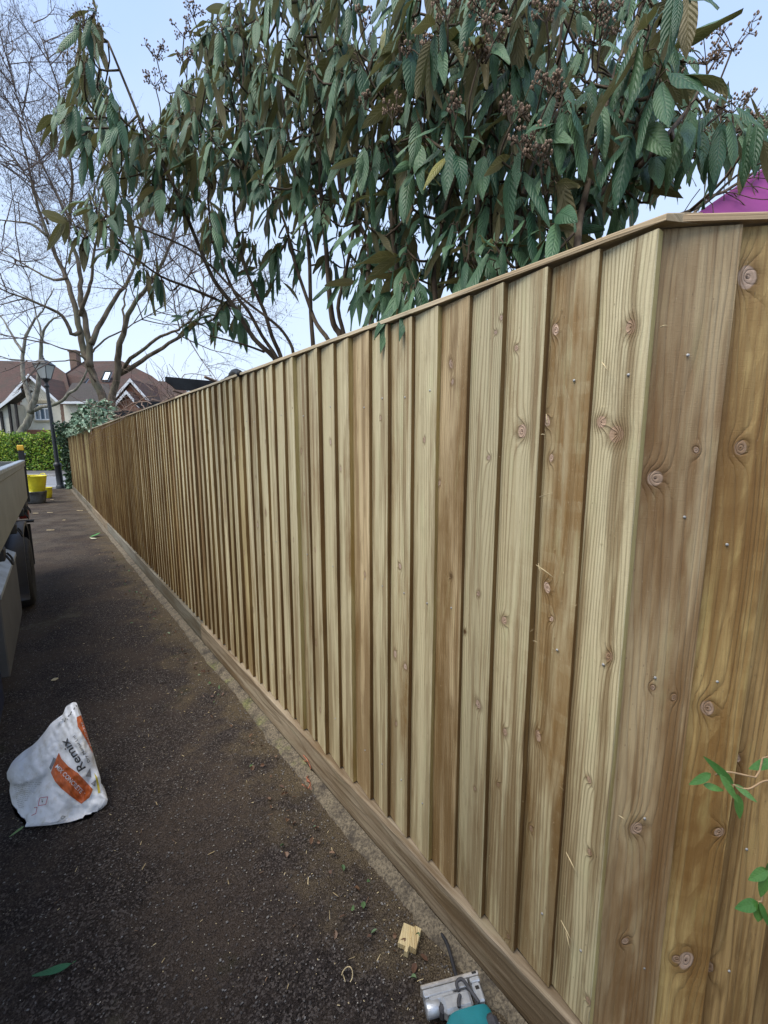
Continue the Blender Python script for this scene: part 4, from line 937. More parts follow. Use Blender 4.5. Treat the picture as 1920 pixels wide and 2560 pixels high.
hc = thing('house', 'red brick gabled house with white bargeboards showing between the bare tree and the pergola', 'house', hC(560, 700).xy.to_3d() if False else Vector((hC(560, 500).x, 39, 0)))
def gable(ap_, L_, R_, zb, m, dep, nm):
    Y = ap_.y; wallp([Vector((L_.x+.25, Y, zb)), Vector((R_.x-.25, Y, zb)), Vector((R_.x-.25, Y, R_.z)), ap_-Vector((0, 0, .2)), Vector((L_.x+.25, Y, L_.z))], dep, m, 'wall', hc)
    for (a, b) in ((L_, ap_), (ap_, R_)):
        A0, B0 = a+Vector((0, -.35, 0)), b+Vector((0, -.35, 0)); slab([A0, B0, B0+Vector((0, dep, 0)), A0+Vector((0, dep, 0))], rt, 'roof', hc, .12)
        mb = MB(); mb.prism([A0+Vector((0, -.04, .03)), B0+Vector((0, -.04, .03)), B0+Vector((0, -.04, -.26)), A0+Vector((0, -.04, -.26))], Vector((0, .05, 0))); mb.build('bargeboard', whp, hc, (A0+B0)/2)
gable(hC(545, 355), hC(330, 600), hC(760, 600), 0, brk, 9, 'main')
gable(hC(512, 462, 36), hC(400, 590, 36), hC(625, 590, 36), 0, brk, 1.2, 'porch')
slab([hC(560, 620, 38), hC(1100, 600, 38), hC(1000, 385, 42), hC(590, 355, 42)], rt, 'roof', hc, .15)
# ------------------------------------------------------------------ truck
PT = radians(37.3); TD = Vector((-sin(PT), cos(PT), 0)); TN = Vector((cos(PT), sin(PT), 0))
def TP(s, c, z): return TD*s+TN*c+Z*z
alu = plain('dusty_aluminium', (.215, .218, .195), .55, 3.5, .12, .15, .4, .35); gal = plain('galvanised_steel', (.36, .40, .43), .42, 9, .22, .15, .5, .6)
tbox = plain('grey_toolbox_plastic', (.085, .085, .085), .75, 5, .12, .15); navy = plain('navy_paint', (.02, .03, .07), .35, 5, .15, 0); dch = plain('chassis_black', (.02, .019, .018), .7, 9, .4, .2)
grd = plain('mudguard_plastic', (.022, .027, .04), .45, 7, .3, .1); tyr = plain('tyre_rubber', (.022, .021, .02), .85, 30, .3, .3); rim = plain('dirty_steel_rim', (.24, .22, .19), .6, 12, .5, .3, .4, .4)
ylw = plain('yellow_cap_plastic', (.75, .42, .03), .5, 20, .15, .1); wt = plain('white_vehicle_paint', (.6, .61, .62), .35, 4, .08, 0)
truck = thing('tipper_truck', 'parked dropside truck with dusty grey side panel beside the driveway at the left edge', 'truck', TP(4.5, -1.2, 0))
def tb(s0, s1, c0, c1, z0, z1, nm, m, bev=.004, par=None, sub=None):
    mb = MB(); mb.box(TP((s0+s1)/2, (c0+c1)/2, (z0+z1)/2), (s1-s0, abs(c1-c0), z1-z0), TD, TN, bev=bev); return mb.build(nm, m, par or truck, TP((s0+s1)/2, (c0+c1)/2, (z0+z1)/2))
sp1 = MB(); sec = [(-.302, .945), (-.302, 1.33), (-.292, 1.345), (-.292, 1.385), (-.335, 1.385), (-.335, .945)]
sp1.prism([TP(3.06, c, z) for c, z in sec], TD*3.93); sp1.build('side_panel', alu, truck, TP(5, -.3, 1.1))
tb(3.06, 6.99, -.286, -.340, 1.387, 1.418, 'top_rail', gal)
tb(1.36, 6.99, -2.20, -2.165, .945, 1.40, 'side_panel', alu); tb(1.30, 1.35, -2.2, -.3, .90, 1.45, 'headboard', alu); tb(7.0, 7.035, -2.2, -.33, .92, 1.40, 'tailgate', alu); tb(1.35, 7.0, -2.17, -.335, .87, .925, 'bed_floor', dch)
mb = MB(); mb.box(TP(7.05, -.315, 1.21), (.055, .06, .64), TD, TN, bev=.004); pst = mb.build('corner_post', dch, truck, TP(7.05, -.315, .9))
tb(7.02, 7.085, -.285, -.350, 1.535, 1.60, 'post_cap', ylw, .008, pst); mb = MB(); mb.lathe([(0, .012), (.012, .01), (.016, 0)], TP(7.05, -.284, 1.485), 10, X=TD, Y=Z, A=TN); mb.build('bolt', gal, pst, TP(7.05, -.284, 1.485))
for c in (-.9, -1.6): tb(-.9, 6.9, c-.04, c+.04, .62, .82, 'chassis_rail', dch)
tb(6.75, 7.0, -.42, -.31, .78, .92, 'latch_bracket', dch); redl = plain('tail_light_red', (.22, .02, .015), .3, 5, .1, 0)
tb(6.86, 6.96, -.40, -.305, .70, .80, 'tail_light', redl)
for s in (3.55, 4.65, 5.8, 6.35):
    mb = MB(); mb.box(TP(s, -.32, .905), (.11, .05, .08), TD, TN, bev=.006); mb.tube(smooth([TP(s-.04, -.29, .90), TP(s-.05, -.27, .86), TP(s, -.265, .83), TP(s+.05, -.27, .86), TP(s+.04, -.29, .90)], 3), .006, 6)
    mb.build('panel_catch', [dch], truck, TP(s, -.31, .9))
# underbody toolbox
tx = tb(3.08, 4.3, -.72, -.302, .285, .765, 'toolbox', tbox, .006)
mb = MB(); mb.prism([TP(3.07, -.296, .765), TP(3.07, -.296, .74), TP(3.07, -.30, .74), TP(3.07, -.306, .768), TP(3.07, -.46, .86), TP(3.07, -.46, .87)], TD*1.24); mb.build('lid', gal, tx, TP(3.7, -.3, .77))
mb = MB(); mb.box(TP(4.31, -.34, .40), (.03, .05, .07), TD, TN, bev=.004); mb.build('hinge', gal, tx, TP(4.31, -.34, .4))
tb(2.72, 3.05, -.62, -.335, .16, .62, 'sill_panel', navy, .02)
# wheel, mudguard
def wheel(s, c, nm='wheel'):
    mb = MB(); w = [(.19, 0), (.24, .012), (.30, .02), (.335, .0), (.345, -.03), (.345, -.19), (.33, -.22), (.2, -.22)]
    mb.lathe(w, TP(s, c, .343), 40, X=TD, Y=Z, A=TN); o = mb.build(nm, tyr, truck, TP(s, c, .343))
    mb = MB(); mb.lathe([(0, -.055), (.05, -.055), (.06, -.075), (.10, -.085), (.15, -.06), (.165, -.02), (.185, -.004), (.20, -.006), (.2, -.03)], TP(s, c, .343), 32, X=TD, Y=Z, A=TN)
    for k in range(6): a = k*pi/3; mb.lathe([(0, .012), (.012, .01), (.014, -.01)], TP(s, c-.065, .343)+TD*.075*cos(a)+Z*.075*sin(a), 8, X=TD, Y=Z, A=TN)
    mb.build('rim', rim, o, TP(s, c-.05, .343)); return o
wheel(5.5, -.285); wheel(5.5, -2.0); wheel(.3, -.50); wheel(.3, -1.95)
path = [(4.98, .19), (4.98, .45), (5.0, .60), (5.08, .73), (5.22, .81), (5.5, .845), (5.75, .81), (5.93, .72), (6.03, .58), (6.06, .40)]
pp = smooth([TP(s, -.285, z) for s, z in path], 3); mb = MB(); n = len(pp)
cen = TP(5.5, -.285, .36); vs = []
for p in pp:
    r_ = (p-cen); r_.normalize(); vs += [p-r_*.045, p, p-TN*.27, p-TN*.27-r_*.01, p-TN*.015-r_*.012, p-r_*.045-TN*.01]
mb.add(vs, [(j*6+c, (j+1)*6+c, (j+1)*6+(c+1) % 6, j*6+(c+1) % 6) for j in range(n-1) for c in range(6)]+[(5, 4, 3, 2, 1, 0), tuple((n-1)*6+c for c in range(6))], 0, None, 0, True); mb.build('mudguard', grd, truck, cen)
mb = MB(); mb.box(TP(6.14, -.40, .50), (.012, .26, .46), TD, TN); mb.build('mud_flap', tyr, truck, TP(6.14, -.4, .5))
mb = MB(); mb.box(TP(6.12, -.385, .765), (.10, .30, .02), TD, TN); mb.build('flap_bracket', dch, truck, TP(6.12, -.385, .765))
# cab
mb = MB(); cabp = [(s_c-1.75, z_c) for s_c, z_c in [(2.95, .45), (2.95, 2.0), (2.75, 2.1), (1.5, 2.1), (1.25, 2.0), (.95, 1.25), (.85, 1.15), (.85, .45)]]
mb.prism([TP(s, -2.05, z) for s, z in cabp], TN*1.60); mb.build('cab', navy, truck, TP(.15, -1.2, 1))
for c in (-.449, -2.052): mb = MB(); mb.prism([TP(s-1.75, c, z) for s, z in ((2.2, 1.35), (2.2, 1.9), (1.5, 1.9), (1.2, 1.35))], TN*(.006 if c > -1 else -.006)); mb.build('side_window', GLZ, truck, TP(.05, c, 1.6))
# ------------------------------------------------------------------ tubs at the street end
ytub = plain('yellow_rubber_tub', (.66, .57, .02), .5, 6, .14, .1); btub = plain('cement_dusted_rubber', (.085, .088, .085), .85, 6, .55, .3)
def tub(nm, label, c, r0, r1, h, m, tilt=(0, 0), hand=True, grp=None):
    o = thing(nm, label, 'tub', c, grp); Mx = Matrix.Rotation(tilt[0], 4, 'X') @ Matrix.Rotation(tilt[1], 4, 'Y'); ax = (Mx @ Vector((0, 0, 1))); X = Mx @ Vector((1, 0, 0)); Y = Mx @ Vector((0, 1, 0))
    mb = MB(); mb.lathe([(0, 0), (r0-.02, 0), (r0, .015), ((r0+r1)/2+.005, h*.5), (r1, h-.02), (r1+.012, h), (r1+.004, h+.008), (r1-.008, h), ((r0+r1)/2-.008, h*.5), (r0-.012, .02), (0, .012)], c, 36, X=X, Y=Y, A=ax)
    mb.build('body', m, o, c)
    if hand:
        for s_ in (-1, 1):
            b = Vector(c)+ax*(h-.01)+Y*s_*(r1+.005); mb = MB(); mb.tube(smooth([b-X*.08, b-X*.06+Y*s_*.03+ax*.045, b+Y*s_*.04+ax*.06, b+X*.06+Y*s_*.03+ax*.045, b+X*.08], 3), .012, 7); mb.build('handle', m, o, b)
    return o
cb = atz(88, 1257.5); cb.z = .004
tub('rubber_tub', 'cement-dusted grey black tub on the driveway beyond the truck', cb, .245, .30, .33, btub, hand=False, grp=None)
tub('rubber_tub', 'large yellow flexible tub standing inside the grey black tub', cb+Vector((.02, .05, .26)), .20, .27, .52, ytub, (.0, .04))
c2 = atz(120, 1245); c2.z = .003; tub('rubber_tub', 'smaller dirty yellow tub on the ground right of the other tubs', c2, .105, .135, .33, ytub, (0, .0), False)
pw = plain('white_plastic_sheet', (.72, .74, .76), .5, 12, .06, .4)
mb = MB(); o_ = cb+Vector((-.09, -.16, .29)); q = random.Random(5)
mb.grid(lambda a, b: o_+Vector((-.17+.34*a, -.08+.12*b, .03+.16*(1-a)**1.5*sin(pi*min(1, b*.7+.25))+.012*mnoise.noise(Vector((a*6, b*6, 1))))), 16, 12)
mb.grid(lambda a, b: o_+Vector((-.17+.34*a, -.08+.12*b, -.01)), 16, 12, flip=True)
tag(mb.build('plastic_sheet', pw, origin=o_), 'crumpled white plastic sheet sticking out of the grey black tub', 'plastic sheet')
# ------------------------------------------------------------------ concrete bag
bz = lambda x, y: (x/5.53, 1740+y/5.53)
XL = [(85, 1010), (110, 975), (160, 905), (250, 872), (300, 850), (430, 680), (560, 590), (700, 480), (820, 360), (930, 200), (1000, 130), (1060, 90), (1150, 100), (1200, 140), (1320, 130), (1420, 150), (1560, 180), (1690, 215), (1760, 290), (1812, 345)]
XR = [(85, 1045), (110, 1065), (230, 1112), (520, 1205), (770, 1282), (1000, 1345), (1130, 1390), (1340, 1410), (1365, 1440), (1430, 1494), (1500, 1470), (1600, 1370), (1700, 1280), (1740, 1100), (1790, 700), (1812, 352)]
RIDGE = [(85, 1000), (290, 870), (500, 850), (780, 800), (1000, 705), (1200, 645), (1400, 540), (1600, 440), (1812, 340)]
def bagY(x, y):
    Yp = 1.585+(1812-y)*.000138+(x-340)*.000030
    rx = interp(y, RIDGE); d = rx-x
    if d > 0:
        rec = d*.00010
        step = interp(x, [(90, 1150), (150, 1215), (300, 1240), (400, 1190), (550, 1130), (700, 1015)])
        if y > step: rec += .020*min(1, (y-step)/25)*min(1, d/120)
        else: rec -= .012*min(1, d/150)
        Yp += rec-.004*sin(d*.03+y*.006)*min(1, d/80)
    else:
        Yp += -.028*sin(min(1, -d/560)*pi)
    Yp += 0.008*mnoise.noise(Vector((x*.009, y*.004, 0)))+.0055*mnoise.noise(Vector((x*.022, y*.013, 4)))
    if y < 620: Yp += .006*sin(x*.06-y*.02)*(1-y/620)
    Yp += .010*abs(mnoise.noise(Vector((x*.006+y*.0035, y*.0016-x*.002, 8))))+.004*abs(mnoise.noise(Vector((x*.018-y*.009, y*.006, 2))))
    if x > 1385 and y > 1340: Yp += -.006
    return Yp
def bagP(x, y, off=0.):
    l, r_ = interp(y, XL), interp(y, XR); e_ = abs((x-(l+r_)/2)/max(1, (r_-l)/2)); e_ = min(1, e_)
    yg = atz(*bz(x, y)).y if y > 900 else 9; p = atY(*bz(x, y), min(bagY(x, y)+0, yg-.004)+.022*(1-math.sqrt(max(0, 1-e_**6)))-off); p.z = max(p.z, .003+off*.3); return p
bagm = G('white_woven_plastic'); P_ = bagm.pos(); n1 = bagm.noise(P_, 22., 5., None, .6); n2 = bagm.noise(P_, 70., 4.)
c = bagm.mix(bagm.mr(n1, .52, .72), (.83, .84, .85), (.68, .66, .61)); c = bagm.mix(bagm.m('MULTIPLY', bagm.mr(bagm.noise(P_, 14., 5., None, .7), .64, .74), .4), c, (.38, .32, .24)); bagm.bump(bagm.m('ADD', n1, bagm.m('MULTIPLY', n2, .4)), .6, .008); BAG = bagm.fin(c, .42, .4)
bagc = Vector((-1.36, 1.75, 0))
bag = thing('concrete_bag', 'crumpled white concrete bag with orange printed bands slumped on the tarmac', 'bag', bagc)
mb = MB(); NR, NC = 72, 44
def fgrid(a, b): y = 85+(1812-85)*b; l, r_ = interp(y, XL), interp(y, XR); return bagP(l+(r_-l)*a, y)
def bgrid(a, b):
    y = 85+(1812-85)*b; l, r_ = interp(y, XL), interp(y, XR); x = l+(r_-l)*a; e_ = abs(a*2-1); p0 = bagP(x, y); t = math.sqrt(max(0, 1-e_**2))*math.sqrt(max(0, 1-(1-b)**6)) if b < 1 else 0
    p = p0+Vector((-.12, .17, 0))*t*(.25+.9*min(1, b*1.3)*(1-max(0, b-.8)*4.4)); p.z = max(.003, p.z-.0*t); return p
mb.grid(fgrid, NC, NR); mb.grid(bgrid, NC, NR, flip=True); mb.build('body', BAG, bag, bagc)
ora = plain('orange_print', (.52, .115, .025), .45, 30, .12, .1); blk = plain('black_print', (.03, .03, .032), .5, 30, .2, 0); whi = plain('white_print', (.68, .68, .68), .5, 30, .05, 0); red_ = plain('red_print', (.5, .04, .06), .5, 30, .1, 0); gry = plain('grey_print', (.22, .22, .23), .5, 30, .1, 0); ylp = plain('yellow_print', (.62, .5, .06), .5, 30, .1, 0); fdr = plain('faded_text_print', (.26, .25, .235), .6, 30, .1, 0)
def tess(poly, nm, m, off=.0024, step=12):
    """polygon in bag coordinates, cut into small cells that follow the bag surface"""
    mb = MB(); ys = [p[1] for p in poly]; y = min(ys); H = max(ys)-y; n = max(2, int(H/step))
    rows = []
    for j in range(n+1):
        yy = y+H*(j+.0)/n; yy = min(max(yy, y+.01), y+H-.01); xs = []
        for i in range(len(poly)):
            (x1, y1), (x2, y2) = poly[i], poly[(i+1) % len(poly)]
            if (y1 <= yy < y2) or (y2 <= yy < y1): xs.append(x1+(x2-x1)*(yy-y1)/(y2-y1))
        xs.sort(); rows.append((yy, xs[0], xs[-1]))
    W_ = max(r[2]-r[1] for r in rows); nc = max(2, int(W_/step))
    mb.grid(lambda a, b: (lambda r: bagP(r[1]+(r[2]-r[1])*a, r[0], off))(rows[round(b*n)]), nc, n); return mb.build(nm, m, bag, bagP(*poly[0]))
tess([(812, 785), (850, 870), (950, 978), (1080, 1068), (1285, 1290), (1240, 1400), (1125, 1490), (1000, 1402), (850, 1282), (760, 1180), (702, 1060), (740, 960), (770, 880)], 'orange_band', ora)
tess([(1058, 295), (1122, 262), (1200, 500), (1262, 705), (1288, 800), (1200, 625), (1130, 505), (1075, 425)], 'orange_band', ora, .0024, 8)
tess([(740, 850), (782, 870), (702, 1025), (680, 990)], 'dark_patch', gry, .0024, 8)
tess([(1248, 992), (1262, 1120), (1182, 1112)], 'logo', gry, .0024, 8); tess([(1330, 1158), (1318, 1254), (1254, 1212)], 'logo', gry, .0024, 8)
tess([(1300, 1062), (1345, 1120), (1372, 1230), (1388, 1340), (1356, 1345), (1340, 1240), (1325, 1150)], 'logo', ylp, .0024, 8)
def strokes(segs, w, m, nm, off=.0028):
    mb = MB()
    for (a, b) in segs:
        a, b = Vector(a), Vector(b); d_ = (b-a).normalized(); n_ = Vector((-d_.y, d_.x))*w/2; k = max(1, int((b-a).length/25))
        mb.grid(lambda u, v: (lambda q_: bagP(q_.x, q_.y, off))(a.lerp(b, v)+n_*(2*u-1)), 1, k)
    return mb.build(nm, m, bag, bagP(*segs[0][0]))
strokes([((550, 1410), (660, 1393)), ((660, 1393), (632, 1500)), ((632, 1500), (528, 1517)), ((528, 1517), (550, 1410)), ((470, 1545), (513, 1535)), ((513, 1535), (495, 1625)), ((495, 1625), (435, 1652))], 7, red_, 'hazard_diamond')
strokes([((1050, 125), (1062, 150)), ((1035, 160), (1018, 188)), ((992, 215), (978, 232)), ((982, 240), (965, 262)), ((958, 262), (940, 284)), ((936, 315), (930, 325)), ((912, 312), (904, 322)), ((900, 340), (886, 354))], 11, blk, 'stitching')
strokes([((840, 1690), (862, 1658)), ((862, 1658), (905, 1668)), ((905, 1668), (862, 1702)), ((862, 1702), (840, 1690))], 6, blk, 'recycling_mark')
q = random.Random(2); sg = []
for k in range(13):
    y0 = 1215+k*27; x = 190+k*5
    while x < 560-k*22:
        l = q.uniform(12, 45); sg.append(((x, y0+(330-x)*.10+14*sin(x*.012)), (x+l, y0+(330-x-l)*.10+14*sin((x+l)*.012)))); x += l+q.uniform(7, 14)
strokes(sg, 4.0, fdr, 'small_print')
vl = bpy.context.view_layer
def text(body, p0, p1, up, h, m, off=.0065, bold=.0, nm='lettering'):
    cu = bpy.data.curves.new('t', 'FONT'); cu.body = body; cu.offset = bold; cu.resolution_u = 3; o = bpy.data.objects.new('t', cu); COL.objects.link(o); vl.update()
    me = o.to_mesh(); w = max(v.co.x for v in me.vertices); x0 = min(v.co.x for v in me.vertices); capH = .70; p0, p1 = Vector(p0), Vector(p1); up = Vector(up).normalized(); mb = MB()
    vs = []
    for v in me.vertices:
        q_ = p0.lerp(p1, (v.co.x-x0)/(w-x0))+up*(v.co.y/capH*h); vs.append(bagP(q_.x, q_.y, off))
    mb.add(vs, [tuple(p.vertices) for p in me.polygons]); o.to_mesh_clear(); bpy.data.objects.remove(o); bpy.data.curves.remove(cu); return mb.build(nm, m, bag, vs[0])
text('MIX CONCRETE', (758, 985), (1112, 1352), (.70, -.71), 62, whi, bold=.012)
text('Remix', (1188, 990), (925, 575), (-.85, .53), 122, blk, bold=.012)
text('Dry Mortar Ltd', (1250, 905), (1035, 545), (-.85, .53), 42, blk, bold=.0)
text('CONCRETE', (1262, 690), (1140, 355), (-.92, .38), 22, whi, bold=.0)
text('!', (572, 1435), (586, 1430), (.2, 1), 38, blk, bold=.02)
# ------------------------------------------------------------------ offcut, jigsaw, leaves, sprigs
cutw = wood('fresh_offcut_wood', [], (.60, .49, .27), (.45, .33, .15), .05, 160); cute = plain('sawn_end_grain', (.50, .38, .2), .8, 60, .25, .3)
oc = atz(1029, 2342, .012)
mb = MB(); ax = Vector((.35, .93, 0)).normalized(); ay = Vector((ax.y, -ax.x, 0))
prof = [(-.036, 0), (.026, 0), (.026, .020), (.004, .024), (.0, .016), (-.036, .017)]
mb.prism([oc+ay*a*.95+Z*(b-.010)-ax*.036 for a, b in prof], ax*.062); mb.prism([oc+ay*a+Z*b-ax*.036 for a, b in ((-.010, -.008), (.004, -.008), (.002, .012), (-.008, .012))], -ax*.018)
mb.uv = [(p[0]*1.0, p[1]) for p in [(mb.v[i][0], mb.v[i][1]) for f in mb.f for i in f]]
tag(mb.build('wood_offcut', cutw, origin=oc), 'short fresh notched timber offcut on the soil beside the gravel board', 'offcut')
O = atz(1050, 2486, .03); B_ = atz(1193, 2447, .03); U = (B_-O); LL = U.length; U.normalize(); V = Vector((U.y, -U.x, 0)); 
js_ = thing('jigsaw', 'teal electric jigsaw with silver base plate lying at the bottom edge', 'power tool', O+V*.08)
cast = plain('cast_alloy', (.52, .54, .56), .38, 40, .15, .2, .5, .55); wornp = plain('worn_plate_edge', (.42, .39, .35), .5, 40, .25, .2, .5, .4); teal = plain('teal_plastic', (.012, .17, .19), .42, 30, .1, .1); drub = plain('dark_grey_rubber', (.05, .05, .055), .7, 60, .3, .3)
JP = lambda u, v, z: O+U*(u*LL)+V*v+Z*z
def jb(u0, u1, v0, v1, z0, z1, nm, m, bev=.002, par=None):
    mb = MB(); mb.box(JP((u0+u1)/2, (v0+v1)/2, (z0+z1)/2), ((u1-u0)*LL, v1-v0, z1-z0), U, V, bev=bev); return mb.build(nm, m, par or js_, JP((u0+u1)/2, (v0+v1)/2, (z0+z1)/2))
bp = jb(0, 1, .0, .010, .0, .034, 'base_plate', wornp, .003)
jb(.02, .78, .0105, .028, .004, .030, 'plate_step', cast, .002, bp); jb(.82, .99, .0105, .024, .004, .031, 'plate_lug', cast, .003, bp); jb(.88, .955, .003, .008, .0342, .0352, 'slot', blackm, 0, bp)
jb(.08, .52, .0285, .047, .006, .036, 'gear_housing', cast, .006); jb(.26, .74, .040, .082, .008, .046, 'gear_housing', cast, .008)
mb = MB(); mb.lathe([(0, 0), (.017, 0), (.019, .003), (.019, .036), (.016, .040), (.006, .041), (0, .041)], JP(.01, .048, .018), 20, X=V, Y=Z, A=U); mb.build('dust_port', cast, js_, JP(.1, .048, .02))
mb = MB(); mb.tube(smooth([JP(.56, .046, .050), JP(.56, .028, .046), JP(.62, .020, .046), JP(.68, .026, .050), JP(.72, .05, .056), JP(.80, .085, .056)], 4), .0045, 8); mb.build('blade_guard', drub, js_, JP(.65, .04, .05))
mb = MB(); mb.tube(smooth([JP(.55, .058, .054), JP(.50, .070, .055), JP(.48, .082, .055)], 4), .005, 8); mb.build('lever', drub, js_, JP(.5, .07, .05))
jb(.82, .96, .026, .070, .0, .034, 'bevel_bracket', cast, .004); jb(.86, .92, .036, .044, .0343, .0352, 'slot', blackm, 0)
mb = MB()
def jbod(a, b):
    an = a*2*pi; v = .088+.15*b; w = (.062+.018*sin(b*2.5))*(1 if b > .02 else .9); uo = .62-.22*b
    return JP(uo, v, .030)+U*w*math.copysign(abs(cos(an))**.6, cos(an))*(1-.25*b)+Z*.026*math.copysign(abs(sin(an))**.6, sin(an))
mb.grid(jbod, 32, 14); mb.poly([jbod(k/32, 0) for k in range(32)]); mb.build('body', teal, js_, JP(.5, .15, .03))
jb(.80, 1.0, .105, .15, .02, .060, 'grip', drub, .012); jb(.20, .42, .052, .074, .004, .040, 'nose', drub, .006)
cbp = smooth([atz(1104, 2335, .01), atz(1118, 2360, .016), atz(1130, 2400, .022), atz(1145, 2452, .030), JP(.72, .012, .020)], 5)
mb = MB(); mb.tube(cbp, .0055, 8); tag(mb.build('dark_strap', rub, origin=cbp[5]), 'short dark rubber strip sticking out from behind the jigsaw plate', 'strip')
GLF = leafmat('glossy_fallen_leaf', (.03, .15, .07), (.06, .22, .10), (.05, .19, .09), (.10, .22, .05), (.14, .3, .08), nv=9)
def gleaf(x, y, L, Wd, ang, label, m=GLF, z=.012, tip=.0, name='fallen_leaf', nv=8):
    p = atz(x, y, z); mb = MB(); dv = Vector((cos(ang), sin(ang), tip)); leaf(mb, p-dv*L/2, dv, Z, L, Wd, curl=.2, droop=-.25, rnd=x*.01, wav=.01, fold=.12, nv=nv)
    mb.tube([p-dv*L/2, p-dv*(L/2+L*.12)+Z*.004], .0011, 4); return tag(mb.build(name, m, origin=p), label, 'leaf')
aL = atz(80, 2448); bL = atz(178, 2410); dL = bL-aL
gleaf(130, 2428, dL.length, .013, math.atan2(-dL.y, -dL.x), 'long green fallen leaf lying alone on the dark tarmac', z=.012)
PALE = leafmat('pale_green_leaf', (.17, .30, .10), (.22, .36, .13), (.25, .38, .16), (.17, .30, .10), (.22, .36, .13), nv=6)
a1, b1 = atz(60, 2066, .035), atz(22, 2093, .012); mb = MB(); dv = b1-a1; leaf(mb, a1, dv, Z, dv.length, .009, curl=.1, droop=0, rnd=2.); tag(mb.build('fallen_leaf', PALE, origin=a1), 'pale green leaf poking out from under the concrete bag', 'leaf')
IVG = leafmat('bright_ivy_leaf', (.05, .26, .04), (.08, .30, .06), (.15, .4, .12), (.1, .25, .08), (.1, .25, .08), nv=5)
gleaf(240, 1337, .17, .07, .6, 'bright green ivy leaf lying mid driveway near the fence', IVG, .03, .25)
gleaf(232, 1346, .14, .035, 2.9, 'pale cream leaf lying next to the bright ivy leaf', plain('cream_leaf', (.5, .5, .36), .6, 9, .2, .1), .012)
# privet sprigs reaching in from the right
SPM = leafmat('glossy_privet_leaf', (.05, .15, .03), (.11, .24, .06), (.10, .24, .07), (.12, .25, .09), (.16, .32, .12), nv=7, yellow=0, bd=.0004); SPM.node_tree.nodes['Principled BSDF'].inputs['Roughness'].default_value = .28
twg = plain('tan_twig', (.33, .22, .12), .7, 60, .2, .2)
def sprig(label, base, tips_, leaves):
    o = thing('privet_sprig', label, 'sprig', base); mb = MB()
    for t in tips_: mb.tube(smooth(t, 4), [.0016]*((len(t)-1)*4+1), 5)
    mb.build('stem', twg, o, base); mb = MB()
    for (x0, y0, x1, y1, w, Yd, nx) in leaves:
        a = atY(x0, y0, Yd); b = atY(x1, y1, Yd-.01); dv = b-a; nn = Vector((nx, -.8, .55)); leaf(mb, a, dv, nn, dv.length, w, curl=.15, droop=.15, nu=4, nv=8, rnd=x0*.07, fold=.22)
    mb.build('foliage', SPM, o, base)
k = 1/2.571
def sk(x, y): return (1500+x*k, 1700+y*k)
Yd = .70
root = Vector((1.05, .62, 0))
rp_ = atY(*sk(1160, 640), Yd)
sprig('privet sprig with six glossy leaves in front of the ochre boards, the largest sprig', root,
      [[root, Vector((.95, .64, .35)), rp_, atY(*sk(1000, 625), Yd), atY(*sk(820, 590), Yd), atY(*sk(740, 610), Yd)], [rp_, atY(*sk(1050, 650), Yd), atY(*sk(950, 700), Yd), atY(*sk(850, 670), Yd)]],
      [(*sk(712, 602), *sk(578, 675), .0085, Yd, .3), (*sk(665, 672), *sk(800, 712), .0065, Yd, 0), (*sk(858, 668), *sk(684, 500), .0085, Yd, -.2), (*sk(770, 610), *sk(905, 795), .0085, Yd-.01, .1), (*sk(862, 672), *sk(1022, 788), .007, Yd, .3), (*sk(880, 735), *sk(908, 900), .010, Yd, 0)])
root2 = Vector((1.12, .66, 0)); e2 = atY(*sk(1200, 560), .72)
sprig('single glossy privet leaf cut by the right edge above the other sprigs', root2, [[root2, Vector((1.08, .68, .4)), e2, atY(*sk(1110, 530), .72)]], [(*sk(1110, 520), *sk(965, 572), .010, .72, 0), (*sk(1200, 560), *sk(1110, 600), .008, .72, .2)])
root3 = Vector((1.0, .6, 0)); e3 = atY(*sk(1120, 1400), .72)
sprig('lower privet sprig with rounded leaves at the right edge near the bottom', root3, [[root3, Vector((.92, .66, .12)), e3, atY(*sk(1040, 1420), .72), atY(*sk(1015, 1425), .72)], [e3, atY(*sk(1080, 1220), .72)]],
      [(*sk(1015, 1432), *sk(875, 1472), .0125, .72, .1), (*sk(1075, 1218), *sk(960, 1290), .012, .72, .2), (*sk(1060, 1240), *sk(1040, 1405), .012, .72, 0), (*sk(1018, 1440), *sk(1020, 1560), .012, .72, -.1), (*sk(1022, 1430), *sk(1095, 1590), .0085, .715, .2), (*sk(1075, 1225), *sk(1120, 1140), .009, .72, 0)])
# red creeper runner on the gravel board
rdm = plain('red_runner_stem', (.34, .13, .07), .7, 60, .3, .2); mb = MB()
rs = [(758, 1888), (768, 1900), (776, 1918), (776, 1935), (766, 1945), (776, 1958), (770, 1972)]
P = smooth([atN(x, y, GB_N-.008) if i < 4 else atz(x, y, .03) for i, (x, y) in enumerate(rs)], 3); mb.tube(P, .003, 6)
q = random.Random(3)
for k in range(8): p = P[q.randrange(len(P))]; mb.tube([p, p+Vector((q.uniform(-.03, .03), q.uniform(-.03, .01), q.uniform(-.01, .03)))], .0022, 4)
tag(mb.build('creeper_runner', rdm, origin=P[8]), 'short reddish creeper runner curling over the lower edge of the gravel board', 'creeper')
